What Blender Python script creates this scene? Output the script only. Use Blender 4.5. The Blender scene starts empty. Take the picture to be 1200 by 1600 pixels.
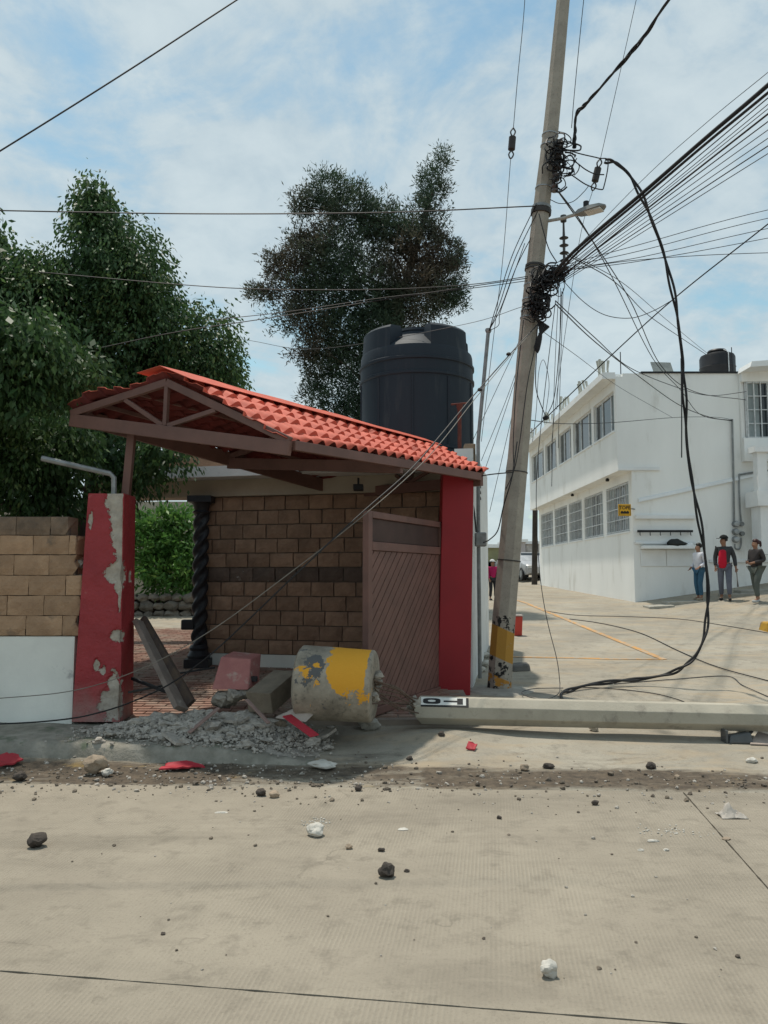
import bpy, bmesh, math, random
import numpy as np
from mathutils import Vector, Matrix, Quaternion, noise as mnoise

random.seed(7); np.random.seed(7)
S = bpy.context.scene
COL = S.collection
R = math.radians

# ------------------------------------------------------------------ camera
PITCH = math.atan(100/1200)
CAMZ = 1.6
cam_d = bpy.data.cameras.new('camera'); cam_d.sensor_fit = 'HORIZONTAL'
cam_d.sensor_width = 36; cam_d.lens = 36; cam_d.clip_start = .05; cam_d.clip_end = 3000
cam = bpy.data.objects.new('camera', cam_d); COL.objects.link(cam)
cam.location = (0, 0, CAMZ); cam.rotation_euler = (math.pi/2 + PITCH, 0, 0)
S.camera = cam

# ------------------------------------------------------------------ light
SUN_EL = R(74); SH = Vector((.55, -.83)).normalized()          # direction in which shadows fall
sun_dir = Vector((SH.x*math.cos(SUN_EL), SH.y*math.cos(SUN_EL), -math.sin(SUN_EL)))
sd = bpy.data.lights.new('sun', 'SUN'); sd.energy = 3.15; sd.angle = R(1.2); sd.color = (1, .93, .82)
sun = bpy.data.objects.new('sun', sd); COL.objects.link(sun)
sun.rotation_euler = sun_dir.to_track_quat('-Z', 'Y').to_euler()

W = bpy.data.worlds.new('World'); S.world = W; W.use_nodes = True
wn, wl = W.node_tree.nodes, W.node_tree.links
wn.clear()
def wnode(t, **k):
    n = wn.new(t)
    for a, b in k.items(): setattr(n, a, b)
    return n
wo = wnode('ShaderNodeOutputWorld'); bg = wnode('ShaderNodeBackground')
bg.inputs['Strength'].default_value = .09
sky = wnode('ShaderNodeTexSky', sky_type='NISHITA', sun_disc=False)
sky.sun_elevation = SUN_EL; sky.sun_rotation = math.atan2(-SH.x, -SH.y)
sky.air_density = 1.6; sky.dust_density = 2.0; sky.ozone_density = 1.6; sky.altitude = 1300
tc = wnode('ShaderNodeTexCoord')
sep = wnode('ShaderNodeSeparateXYZ'); wl.new(tc.outputs['Generated'], sep.inputs[0])
def wm(op, a, b=None, clamp=False):
    n = wnode('ShaderNodeMath', operation=op, use_clamp=clamp)
    for i, x in enumerate((a, b)):
        if x is None: continue
        if isinstance(x, (int, float)): n.inputs[i].default_value = x
        else: wl.new(x, n.inputs[i])
    return n.outputs[0]
zc = wm('ADD', wm('MAXIMUM', sep.outputs[2], 0.0), .30)
cmb = wnode('ShaderNodeCombineXYZ')
wl.new(wm('DIVIDE', sep.outputs[0], zc), cmb.inputs[0]); wl.new(wm('DIVIDE', sep.outputs[1], zc), cmb.inputs[1])
def wnoise(scale, detail, rough, off, dist=0.0):
    mp = wnode('ShaderNodeMapping'); mp.inputs['Location'].default_value = off
    wl.new(cmb.outputs[0], mp.inputs[0])
    n = wnode('ShaderNodeTexNoise'); n.inputs['Scale'].default_value = scale; n.inputs['Detail'].default_value = detail
    n.inputs['Roughness'].default_value = rough; n.inputs['Distortion'].default_value = dist
    wl.new(mp.outputs[0], n.inputs['Vector']); return n.outputs['Fac']
def wramp(x, a, b):
    n = wnode('ShaderNodeMapRange', interpolation_type='SMOOTHSTEP'); n.inputs['From Min'].default_value = a; n.inputs['From Max'].default_value = b
    wl.new(x, n.inputs['Value']); return n.outputs[0]
n1 = wnoise(3.3, 9, .6, (3.1, .35, 0), .5); n2 = wnoise(9, 7, .62, (1.7, 4.4, 2), .3); n3 = wnoise(1.2, 3, .5, (7.2, 1.0, 5))
cov = wm('ADD', wm('ADD', wm('MULTIPLY', n1, .66), wm('MULTIPLY', n2, .24)), wm('MULTIPLY', n3, .22))
hor = wramp(sep.outputs[2], .62, .02)
mask = wramp(wm('ADD', cov, wm('MULTIPLY', hor, .10)), .435, .625)
cshade = wramp(wm('ADD', wm('MULTIPLY', n2, .5), wm('MULTIPLY', n1, .5)), .36, .66)
cc = wnode('ShaderNodeMix', data_type='RGBA'); wl.new(cshade, cc.inputs['Factor'])
cc.inputs['A'].default_value = (5.0, 6.1, 6.75, 1); cc.inputs['B'].default_value = (6.4, 7.35, 7.7, 1)
mx = wnode('ShaderNodeMix', data_type='RGBA')
wl.new(wm('MULTIPLY', mask, .93), mx.inputs['Factor']); tn = wnode('ShaderNodeMix', data_type='RGBA', blend_type='MULTIPLY'); tn.inputs['Factor'].default_value = 1; tn.inputs['B'].default_value = (1.32, 1.50, 1.28, 1); wl.new(sky.outputs[0], tn.inputs['A']); wl.new(tn.outputs['Result'], mx.inputs['A']); wl.new(cc.outputs['Result'], mx.inputs['B'])
wl.new(mx.outputs['Result'], bg.inputs['Color']); wl.new(bg.outputs[0], wo.inputs[0])

S.view_settings.view_transform = 'Standard'; S.view_settings.look = 'None'
S.view_settings.exposure = 0.13; S.view_settings.gamma = 1; S.view_settings.use_curve_mapping = False
S.render.engine = 'CYCLES'; S.cycles.use_denoising = True
S.cycles.max_bounces = 6; S.cycles.transparent_max_bounces = 6

# ------------------------------------------------------------------ pixel helpers (photo is 1200 x 1600)
FWD = Vector((0, math.cos(PITCH), math.sin(PITCH))); UP = Vector((0, -math.sin(PITCH), math.cos(PITCH)))
def ray(px, py): return Vector(((px-600)/1200, 0, 0)) + UP*(-(py-800)/1200) + FWD
def pix(px, py, D):
    d = ray(px, py); return Vector((0, 0, CAMZ)) + d*(D/d.y)
def sst(a, b, t):
    t = min(1, max(0, (t-a)/(b-a))); return t*t*(3-2*t)
GP = [(-200, 0), (5.9, 0), (6.3, -.025), (6.75, 0), (7.3, .06), (8, .11), (9, .155), (10, .2), (20.8, .9), (33, 1.2), (55, 1.5), (120, 2.4), (600, 6)]
def gz(x, y):
    v = y
    z = GP[-1][1]
    for (a, za), (b, zb) in zip(GP, GP[1:]):
        if v <= b: z = za + (zb-za)*max(0, (v-a)/(b-a)); break
    if y > 15 and x > 6.76: z += .145*min(x-6.76, 8)*sst(15, 20.8, y)
    z += .075*math.exp(-((x-.55)/.55)**2 - ((y-7.35)/.35)**2)
    if 6 < y < 12: z += .012*mnoise.noise(Vector((x*1.3, y*2.2, 3)))
    return z
def gnd(px, py):
    d = ray(px, py); t = 1.0
    for i in range(4000):
        p = Vector((0, 0, CAMZ)) + d*t
        if p.z <= gz(p.x, p.y): break
        t += .01 if t < 30 else .1
    return p

# ------------------------------------------------------------------ materials
MATS = {}
def mat(name, c1, c2=None, scale=4, rough=.85, bump=0, bscale=30, metal=0, rand=0, c3=None, c3scale=9, c3lo=.58, c3hi=.64,
        spec=.3, stretch=(1, 1, 1), big=.12):
    if name in MATS: return MATS[name]
    m = bpy.data.materials.new(name); m.use_nodes = True; MATS[name] = m
    nt = m.node_tree; N, L = nt.nodes, nt.links
    b = N['Principled BSDF']; b.inputs['Roughness'].default_value = rough; b.inputs['Metallic'].default_value = metal
    b.inputs['Specular IOR Level'].default_value = spec
    t = N.new('ShaderNodeTexCoord'); oi = N.new('ShaderNodeObjectInfo')
    mul = N.new('ShaderNodeVectorMath'); mul.operation = 'SCALE'; mul.inputs[0].default_value = (37, 61, 23); L.new(oi.outputs['Random'], mul.inputs['Scale'])
    add = N.new('ShaderNodeVectorMath'); add.operation = 'ADD'; L.new(t.outputs['Object'], add.inputs[0])
    if rand: L.new(mul.outputs[0], add.inputs[1])
    st = N.new('ShaderNodeVectorMath'); st.operation = 'MULTIPLY'; st.inputs[1].default_value = stretch; L.new(add.outputs[0], st.inputs[0])
    def nz(s, d=6, r=.6):
        n = N.new('ShaderNodeTexNoise'); n.inputs['Scale'].default_value = s; n.inputs['Detail'].default_value = d; n.inputs['Roughness'].default_value = r
        L.new(st.outputs[0], n.inputs['Vector']); return n.outputs['Fac']
    def mr(x, a, bb, lo=0., hi=1.):
        n = N.new('ShaderNodeMapRange'); n.inputs['From Min'].default_value = a; n.inputs['From Max'].default_value = bb
        n.inputs['To Min'].default_value = lo; n.inputs['To Max'].default_value = hi; L.new(x, n.inputs['Value']); return n.outputs[0]
    def mixc(f, A, B, mode='MIX'):
        n = N.new('ShaderNodeMix'); n.data_type = 'RGBA'; n.blend_type = mode
        if isinstance(f, float): n.inputs['Factor'].default_value = f
        else: L.new(f, n.inputs['Factor'])
        for k, x in (('A', A), ('B', B)):
            if isinstance(x, tuple): n.inputs[k].default_value = (*x, 1)
            else: L.new(x, n.inputs[k])
        return n.outputs['Result']
    c2 = c2 or tuple(x*.72 for x in c1)
    col = mixc(mr(nz(scale), .38, .64), c1, c2)
    if c3: col = mixc(mr(nz(c3scale, 8, .65), c3lo, c3hi), col, c3)
    g = N.new('ShaderNodeHueSaturation')
    v = mr(nz(scale*.23, 3), .3, .7, 1-big, 1+big)
    if rand:
        mm = N.new('ShaderNodeMath'); mm.operation = 'MULTIPLY'; L.new(v, mm.inputs[0]); L.new(mr(oi.outputs['Random'], 0, 1, 1-rand, 1+rand), mm.inputs[1]); v = mm.outputs[0]
    L.new(v, g.inputs['Value']); L.new(col, g.inputs['Color']); L.new(g.outputs[0], b.inputs['Base Color'])
    if bump:
        bp = N.new('ShaderNodeBump'); bp.inputs['Strength'].default_value = bump; bp.inputs['Distance'].default_value = .02
        L.new(nz(bscale, 8, .65), bp.inputs['Height']); L.new(bp.outputs[0], b.inputs['Normal'])
    m['hs'] = 1
    return m

# ------------------------------------------------------------------ mesh builder
ICO = None
def ico(sub):
    bm = bmesh.new(); bmesh.ops.create_icosphere(bm, subdivisions=sub, radius=1)
    v = [x.co.copy() for x in bm.verts]; f = [tuple(y.index for y in x.verts) for x in bm.faces]; bm.free(); return v, f
ICO1, ICO2, ICO3 = ico(1), ico(2), ico(3)

class MB:
    def __init__(s): s.v = []; s.f = []
    def add(s, vs, fs):
        o = len(s.v); s.v += [Vector(p) for p in vs]; s.f += [tuple(i+o for i in f) for f in fs]; return s
    def hexa(s, c):                                            # 8 corners: bottom 0-3 (ccw from above), top 4-7
        return s.add(c, [(3, 2, 1, 0), (4, 5, 6, 7), (0, 1, 5, 4), (1, 2, 6, 5), (2, 3, 7, 6), (3, 0, 4, 7)])
    def box(s, lo, hi):
        (a, b, c), (d, e, f) = lo, hi
        return s.hexa([(a, b, c), (d, b, c), (d, e, c), (a, e, c), (a, b, f), (d, b, f), (d, e, f), (a, e, f)])
    def obox(s, c, ax, half):                                  # oriented box: centre, 3 axes, half sizes
        c = Vector(c); x, y, z = (Vector(a)*h for a, h in zip(ax, half))
        return s.hexa([c-x-y-z, c+x-y-z, c+x+y-z, c-x+y-z, c-x-y+z, c+x-y+z, c+x+y+z, c-x+y+z])
    def beam(s, p, q, w, h, up=(0, 0, 1)):
        p, q = Vector(p), Vector(q); d = (q-p); L = d.length; d.normalize()
        side = d.cross(Vector(up)).normalized(); u = side.cross(d)
        return s.obox((p+q)/2, (d, side, u), (L/2, w/2, h/2))
    def prism(s, poly, off):                                   # polygon of 3D points extruded by off
        n = len(poly); poly = [Vector(p) for p in poly]; off = Vector(off)
        return s.add(poly+[p+off for p in poly], [tuple(range(n))[::-1], tuple(range(n, 2*n))]+[(i, (i+1) % n, (i+1) % n+n, i+n) for i in range(n)])
    def tube(s, pts, r, n=6, cap=True, ph=0.):
        pts = [Vector(p) for p in pts]; m = len(pts)
        rs = r if isinstance(r, (list, tuple)) else [r]*m
        prev = None; rings = []
        for i, p in enumerate(pts):
            d = (pts[min(i+1, m-1)]-pts[max(i-1, 0)])
            if d.length < 1e-9: d = Vector((0, 0, 1))
            d.normalize()
            if prev is None:
                a = Vector((0, 0, 1)) if abs(d.z) < .9 else Vector((1, 0, 0))
                x = d.cross(a).normalized()
            else:
                x = (prev-d*prev.dot(d)); x = x.normalized() if x.length > 1e-6 else d.cross(Vector((0, 0, 1))).normalized()
            prev = x; y = d.cross(x)
            rings.append([p+(x*math.cos(2*math.pi*k/n+ph)+y*math.sin(2*math.pi*k/n+ph))*rs[i] for k in range(n)])
        vs = [q for rg in rings for q in rg]
        fs = [(i*n+k, i*n+(k+1) % n, (i+1)*n+(k+1) % n, (i+1)*n+k) for i in range(m-1) for k in range(n)]
        if cap: fs += [tuple(range(n))[::-1], tuple((m-1)*n+k for k in range(n))]
        return s.add(vs, fs)
    def lathe(s, c, prof, n=24, a0=0, a1=2*math.pi):
        c = Vector(c); full = abs(a1-a0-2*math.pi) < 1e-6; k = n if full else n+1
        vs = [c+Vector((r*math.cos(a0+(a1-a0)*i/n), r*math.sin(a0+(a1-a0)*i/n), z)) for r, z in prof for i in range(k)]
        fs = []
        for j in range(len(prof)-1):
            for i in range(n):
                i2 = (i+1) % k if full else i+1
                fs.append((j*k+i, j*k+i2, (j+1)*k+i2, (j+1)*k+i))
        return s.add(vs, fs)
    def stone(s, c, r, sub=1, jag=.35, sq=(1, 1, .75), seed=None):
        V, F = (None, ICO1, ICO2, ICO3)[sub]; sd = random.random()*100 if seed is None else seed
        q = Quaternion((random.random()-.5, random.random()-.5, random.random()-.5, random.random()-.5)).normalized() if seed is None else Quaternion()
        c = Vector(c); vs = []
        for v in V:
            k = 1+jag*1.6*mnoise.noise(v*1.1+Vector((sd, sd*.7, 3)))+jag*.6*mnoise.noise(v*2.7+Vector((sd, 1, sd)))
            w = q @ (v*k*r); vs.append(c+Vector((w.x*sq[0], w.y*sq[1], w.z*sq[2])))
        return s.add(vs, F)
    def build(s, name, m, parent=None, smooth=False, bevel=0, loc=None, angle=40):
        me = bpy.data.meshes.new(name); base = Vector(loc) if loc is not None else Vector((0, 0, 0))
        me.from_pydata([p-base for p in s.v], [], s.f); me.update()
        if smooth:
            me.polygons.foreach_set('use_smooth', [True]*len(me.polygons))
            me.set_sharp_from_angle(angle=R(angle))
        return mkobj(name, me, m, parent, base if loc is not None else None, bevel)
def mkobj(name, me, m, parent=None, loc=None, bevel=0):
    o = bpy.data.objects.new(name, me); COL.objects.link(o)
    if m is not None:
        me.materials.clear(); me.materials.append(m)
    if loc is not None: o.location = loc
    if parent is not None: attach(o, parent)
    if bevel:
        b = o.modifiers.new('bevel', 'BEVEL'); b.width = bevel; b.segments = 2; b.limit_method = 'ANGLE'
    return o
def world_inv(p):
    M = Matrix.LocRotScale(p.location, p.rotation_euler, p.scale)
    if p.parent is not None:
        M = (world_mat(p.parent) @ p.matrix_parent_inverse) @ M
    return M.inverted()
def world_mat(p): return world_inv(p).inverted()
def attach(o, p):
    o.parent = p; o.matrix_parent_inverse = world_inv(p)
def thing(name, label, cat, loc=(0, 0, 0), group=None):
    o = bpy.data.objects.new(name, None); COL.objects.link(o); o.location = loc; o.empty_display_size = .2
    return tag(o, label, cat, group)
def tag(o, label, cat, group=None):
    o['label'] = label; o['category'] = cat
    if group: o['group'] = group
    return o
def struct(o, kind='structure', label=None):
    o['kind'] = kind
    if label: o['label'] = label
    return o
def spline(pts, n=8):
    P = [Vector(p) for p in pts]
    if len(P) < 3: return P
    P = [P[0]*2-P[1]]+P+[P[-1]*2-P[-2]]; out = []
    for i in range(1, len(P)-2):
        for k in range(n):
            t = k/n; a, b, c, d = P[i-1:i+3]
            out.append(.5*((2*b)+(c-a)*t+(2*a-5*b+4*c-d)*t*t+(3*b-a-3*c+d)*t**3))
    out.append(P[-2]); return out
def sagline(p, q, sag, n=14):
    p, q = Vector(p), Vector(q)
    return [p.lerp(q, i/n)-Vector((0, 0, sag*4*(i/n)*(1-i/n))) for i in range(n+1)]
# ================================================================== GROUND
def ground_material(name, c1, c2, tine=False, dirt=False):
    m = bpy.data.materials.new(name); m.use_nodes = True
    nt = m.node_tree; N, L = nt.nodes, nt.links; b = N['Principled BSDF']; b.inputs['Roughness'].default_value = .9; b.inputs['Specular IOR Level'].default_value = .2
    g = N.new('ShaderNodeNewGeometry'); P = g.outputs['Position']
    def nz(s, d=8, r=.62, stretch=None, dist=0):
        v = P
        if stretch:
            k = N.new('ShaderNodeVectorMath'); k.operation = 'MULTIPLY'; k.inputs[1].default_value = stretch; L.new(P, k.inputs[0]); v = k.outputs[0]
        n = N.new('ShaderNodeTexNoise'); n.inputs['Scale'].default_value = s; n.inputs['Detail'].default_value = d; n.inputs['Roughness'].default_value = r
        n.inputs['Distortion'].default_value = dist; L.new(v, n.inputs['Vector']); return n.outputs['Fac']
    def mr(x, a, bb, lo=0., hi=1.):
        n = N.new('ShaderNodeMapRange'); n.inputs['From Min'].default_value = a; n.inputs['From Max'].default_value = bb
        n.inputs['To Min'].default_value = lo; n.inputs['To Max'].default_value = hi; L.new(x, n.inputs['Value']); return n.outputs[0]
    def mixc(f, A, B):
        n = N.new('ShaderNodeMix'); n.data_type = 'RGBA'
        L.new(f, n.inputs['Factor'])
        for k, x in (('A', A), ('B', B)):
            if isinstance(x, tuple): n.inputs[k].default_value = (*x, 1)
            else: L.new(x, n.inputs[k])
        return n.outputs['Result']
    def mth(op, a, bb):
        n = N.new('ShaderNodeMath'); n.operation = op
        for i, x in enumerate((a, bb)):
            if isinstance(x, (int, float)): n.inputs[i].default_value = x
            else: L.new(x, n.inputs[i])
        return n.outputs[0]
    col = mixc(mr(nz(.9), .36, .66), c1, c2)
    col = mixc(mr(nz(5.5, 10, .7), .52, .74), col, tuple(x*.74 for x in c2))          # blotches
    col = mixc(mr(nz(70, 5, .85), .55, .74), col, tuple(x*.5 for x in c2)); col = mixc(mr(nz(26, 6, .8), .56, .72, 0, .55), col, tuple(x*.6 for x in c2))              # dark grit
    col = mixc(mr(nz(58, 4, .8, (1, 1, 1)), .24, .4, .75, 0), col, tuple(min(1, x*1.3) for x in c1))  # pale grit
    col = mixc(mr(nz(.55, 7, .66, (.5, 2.6, 1), .6), .52, .70, 0, .6), col, tuple(x*.66 for x in c2)); col = mixc(mr(nz(1.7, 8, .7, (.8, 1.5, 1), 1.2), .60, .72, 0, .55), col, tuple(x*.55 for x in c2)); col = mixc(mr(nz(2.4, 6, .7, (.7, 1.6, 3), .8), .26, .40, .5, 0), col, tuple(min(1, x*1.18) for x in c1))  # long tyre-worn streaks
    h = mth('MULTIPLY', nz(60, 8, .75), .7)
    if tine:
        w = N.new('ShaderNodeTexWave'); w.wave_type = 'BANDS'; w.bands_direction = 'X'; w.inputs['Scale'].default_value = 15
        w.inputs['Distortion'].default_value = .7; w.inputs['Detail'].default_value = 3; w.inputs['Detail Scale'].default_value = .6
        rot = N.new('ShaderNodeVectorRotate'); rot.rotation_type = 'Z_AXIS'; rot.inputs['Angle'].default_value = R(8); L.new(P, rot.inputs['Vector']); L.new(rot.outputs[0], w.inputs['Vector'])
        wear = mr(nz(1.3, 6), .38, .62)
        tw = mth('MULTIPLY', w.outputs['Fac'], wear)
        h = mth('ADD', h, mth('MULTIPLY', tw, .55))
        col = mixc(mth('MULTIPLY', mth('SUBTRACT', wear, tw), .22), col, tuple(x*.55 for x in c2))
        # fine hairline cracks
        vo = N.new('ShaderNodeTexVoronoi'); vo.feature = 'DISTANCE_TO_EDGE'; vo.inputs['Scale'].default_value = .42
        wv = N.new('ShaderNodeVectorMath'); wv.operation = 'ADD'; L.new(P, wv.inputs[0])
        nn = N.new('ShaderNodeTexNoise'); nn.inputs['Scale'].default_value = 2.2; nn.inputs['Detail'].default_value = 6; L.new(P, nn.inputs['Vector'])
        L.new(nn.outputs['Color'], wv.inputs[1]); L.new(wv.outputs[0], vo.inputs['Vector'])
        crack = mth('MULTIPLY', mr(vo.outputs['Distance'], .0, .006, 1, 0), mr(nz(.8, 3), .5, .6))
        col = mixc(mth('MULTIPLY', crack, .45), col, tuple(x*.4 for x in c2))
    if dirt:
        a = N.new('ShaderNodeAttribute'); a.attribute_name = 'dirt'
        col = mixc(mr(nz(1.3, 8, .68, (.7, 1.8, 1), .6), .48, .64, 0, .55), col, (.40, .31, .205)); dm = mth('ADD', a.outputs['Fac'], mth('MULTIPLY', mth('SUBTRACT', nz(3.6, 10, .74, (.55, 1.7, 1), .5), .5), 1.9))
        soil = mixc(mr(nz(11, 9, .7), .35, .68), (.15, .118, .085), (.062, .052, .042))
        soil = mixc(mr(nz(2.6, 5, .6), .62, .7), soil, (.27, .19, .075))
        col = mixc(mr(dm, .34, .80), col, soil)
        h = mth('ADD', h, mth('MULTIPLY', nz(22, 8, .7), mr(dm, .3, .6, .3, 2.0)))
    L.new(col, b.inputs['Base Color'])
    bp = N.new('ShaderNodeBump'); bp.inputs['Strength'].default_value = .55; bp.inputs['Distance'].default_value = .012
    L.new(h, bp.inputs['Height']); L.new(bp.outputs[0], b.inputs['Normal'])
    return m

M_road = ground_material('worn_concrete_road', (.35, .308, .243), (.282, .247, .195), tine=True)
M_joint = mat('dark_joint', (.11, .095, .078), rough=.95)
M_street = ground_material('side_street_concrete', (.375, .34, .275), (.275, .248, .20), dirt=True)

def grid_obj(name, xs, ys, zf, m, attr=None):
    nx, ny = len(xs), len(ys)
    vs = [(x, y, zf(x, y)) for y in ys for x in xs]
    fs = [(j*nx+i, j*nx+i+1, (j+1)*nx+i+1, (j+1)*nx+i) for j in range(ny-1) for i in range(nx-1)]
    me = bpy.data.meshes.new(name); me.from_pydata(vs, [], fs); me.update()
    me.polygons.foreach_set('use_smooth', [True]*len(fs))
    if attr:
        a = me.attributes.new('dirt', 'FLOAT', 'POINT'); a.data.foreach_set('value', [attr(x, y) for x, y, _ in vs])
    return mkobj(name, me, m)
# far ground, one sheet out to the horizon
gx = [-600, -300, -120, -60, -30, -15, -8, -4, 0, 4, 8, 12, 16, 24, 40, 80, 160, 320, 600]
gy = [-60, -20, -5, 0, 5, 8, 10, 12, 15, 18, 21, 25, 30, 36, 44, 55, 80, 120, 200, 350, 600]
struct(grid_obj('ground', gx, gy, lambda x, y: gz(x, y)-.16-.002*abs(x), mat('bare_earth', (.25, .22, .17), (.19, .17, .13), scale=.5, bump=.3)))

# the near road: cast slabs with open joints, each a piece of its own
road = bpy.data.objects.new('road', None); COL.objects.link(road); struct(road)
a8 = R(-8); U8 = Vector((math.cos(a8), math.sin(a8), 0)); V8 = Vector((-math.sin(a8), math.cos(a8), 0))
ju = gnd(1060, 1225).dot(U8); ju = (ju+gnd(1200, 1400).dot(U8))/2
jv = gnd(0, 1518).dot(V8)
jv = (jv+gnd(950, 1592).dot(V8))/2
us = [ju-13.5, ju-9, ju-4.5, ju, ju+4.5, ju+9]; us = [ju-15.6, ju-10.4, ju-5.2, ju, ju+5.2, ju+10.4]
vs_ = [jv-8, jv-4, jv]
def edge_v(u):                                    # road edge y = 5.97 - .045 x expressed in slab coordinates
    for k in range(8): 
        pass
    # u*U8 + v*V8 : y = u*U8.y + v*V8.y ; x = u*U8.x + v*V8.x
    return (5.97 - u*(U8.y + .045*U8.x))/(V8.y + .045*V8.x)
def slab(u0, u1, v0, v1a, v1b):
    g = .0025; mb = MB(); c = []
    # ragged edges: small chips along the joint
    def side(p, q, n, inward):
        out = []
        for i in range(n):
            t = i/n; w = p.lerp(q, t)
            if i: w += inward*(abs(mnoise.noise(w*7))*.006+abs(mnoise.noise(w*31))*.005)
            out.append(w)
        return out
    A = U8*(u0+g)+V8*(v0+g); B = U8*(u1-g)+V8*(v0+g); Cc = U8*(u1-g)+V8*(v1b-g); Dd = U8*(u0+g)+V8*(v1a-g)
    poly = side(A, B, 90, V8)+side(B, Cc, 60, -U8)+side(Cc, Dd, 90, -V8)+side(Dd, A, 60, U8)
    mb.prism([p-Vector((0, 0, .14)) for p in poly], (0, 0, .14)); return mb.build('slab', M_road, road)
for u0, u1 in zip(us, us[1:]):
    slab(u0, u1, vs_[0], vs_[1], vs_[1]); slab(u0, u1, vs_[1], vs_[2], vs_[2]); slab(u0, u1, vs_[2], edge_v(u0), edge_v(u1))
mb = MB(); mb.box((-16, -9, -.1), (16, 6.4, -.022)); struct(mb.build('joint_bed', M_joint))

# side street, apron and gutter: one sheet with the dirt that has washed along the gutter
def dirtf(x, y):
    e0 = 5.97-.045*x; w = .62 if x > -.6 else .62
    k = sst(e0-.06, e0+.10, y)*(1-sst(e0+w-.12, e0+w+.18, y))
    k *= .82+.55*mnoise.noise(Vector((x*.8, y*2.2, 9)))
    if -1.2 < x < .35: k *= .62
    k += .34*(1-sst(0, .9, abs(y-6.8)))*(1 if x < .2 else .55)
    return max(0, min(1, k))
xs = [-9, -7.5]+list(np.arange(-6.5, 6.5, .07))+[6.76, 7.2, 7.8, 8.4, 9, 9.6, 10.2, 11, 12, 13, 15, 18, 22, 30]
ys = list(np.arange(5.6, 11, .07))+list(np.arange(11, 22, .4))+[23, 24.5, 26, 28, 30, 33, 37, 42, 50, 60, 75]
def zs(x, y):
    e0 = 5.97-.045*x
    z = gz(x, y)
    k = dirtf(x, y)
    z += k*(.012+.010*mnoise.noise(Vector((x*5, y*7, 2)))+.008*mnoise.noise(Vector((x*15, y*17, 5))))
    return z-.03*(1-sst(e0-.02, e0+.05, y))
struct(grid_obj('side_street', xs, ys, zs, M_street, dirtf))

# orange lane markings, following the slope
M_orange = mat('worn_orange_road_paint', (.58, .29, .08), (.48, .27, .11), scale=7, rough=.8, c3=(.36, .33, .27), c3scale=11, c3lo=.46, c3hi=.60)
def stripe(a, b, w, label=None):
    a, b = Vector((a.x, a.y, 0)), Vector((b.x, b.y, 0)); d = (b-a).normalized(); s = Vector((-d.y, d.x, 0))*w/2
    n = 40; mb = MB(); vs = []; fs = []
    for i in range(n+1):
        p = a.lerp(b, i/n); j = .012*mnoise.noise(p*3)
        for q in (p-s*(1+j*4), p+s*(1-j*4)): vs.append((q.x, q.y, zs(q.x, q.y)+.008))
    fs = [(2*i, 2*i+2, 2*i+3, 2*i+1) for i in range(n)]
    o = MB().add(vs, fs).build('lane_marking', M_orange); struct(o)
    return o
stripe(gnd(806, 938), gnd(1038, 1031), .11); stripe(gnd(798, 1027), gnd(1036, 1031), .07)

# left sidewalk with its broken kerb
M_kerb = mat('stained_kerb_concrete', (.33, .305, .255), (.20, .187, .152), scale=5, bump=.8, bscale=18, c3=(.13, .15, .10), c3scale=3.2, c3lo=.56, c3hi=.66)
vs = []; fs = []; kx = list(np.arange(-7.5, -.55, .05))
prof = [(-.05, -.06), (-.02, .25), (.0, .72), (.035, .95), (.10, 1.0), (.3, 1.01), (.6, 1.02), (1.05, 1.03)]
for i, x in enumerate(kx):
    top = .155-.012*(x+3.6)-.09*sst(-1.55, -.6, x)
    y0 = 6.93-.09*(x+3.6)+.025*mnoise.noise(Vector((x*2, 0, 0)))+.014*mnoise.noise(Vector((x*9, 1, 0)))
    if -2.75 < x < -2.45: y0 += .03
    for k, (dy, dz) in enumerate(prof):
        vs.append((x, y0+dy+.012*mnoise.noise(Vector((x*6, k*2.7, 1))), -.02+(top+.02)*dz+(.014*mnoise.noise(Vector((x*4, k*1.7, 5))) if k > 1 else 0)))
n = len(prof)
fs = [(i*n+k, (i+1)*n+k, (i+1)*n+k+1, i*n+k+1) for i in range(len(kx)-1) for k in range(n-1)]
struct(MB().add(vs, fs).build('sidewalk', M_kerb, smooth=True, angle=60))

# patio inside the gateway: brick paving that climbs towards the garden
def patz(y): return .17+.05*(y-8)
M_patio = mat('dusty_patio_mortar', (.30, .25, .20), (.22, .18, .15), scale=3, bump=.3)
PX0, PX1, PY0, PY1 = -7.5, .95, 7.86, 17.6
patio = MB().hexa([(PX0, PY0, -.2), (PX1, PY0, -.2), (PX1, PY1, -.2), (PX0, PY1, -.2), (PX0, PY0, patz(PY0)), (PX1, PY0, patz(PY0)), (PX1, PY1, patz(PY1)), (PX0, PY1, patz(PY1))]).build('patio', M_patio)
struct(patio)
M_paver = mat('red_brick_paver', (.29, .16, .12), (.22, .125, .095), scale=6, bump=.3, c3=(.34, .27, .215), c3scale=2.2, c3lo=.44, c3hi=.64)
mb = MB(); y = 7.95; r = 0
while y < 17.4:
    x = -5.6+(r % 2)*.125
    while x < .7:
        dz = random.uniform(-.002, .003)
        mb.box((x, y, patz(y)-.01), (x+.235, y+.105, patz(y)+.014+dz)); x += .25
    y += .12; r += 1
pv = mb.build('paver', M_paver, patio); pv['kind'] = 'stuff'

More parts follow.
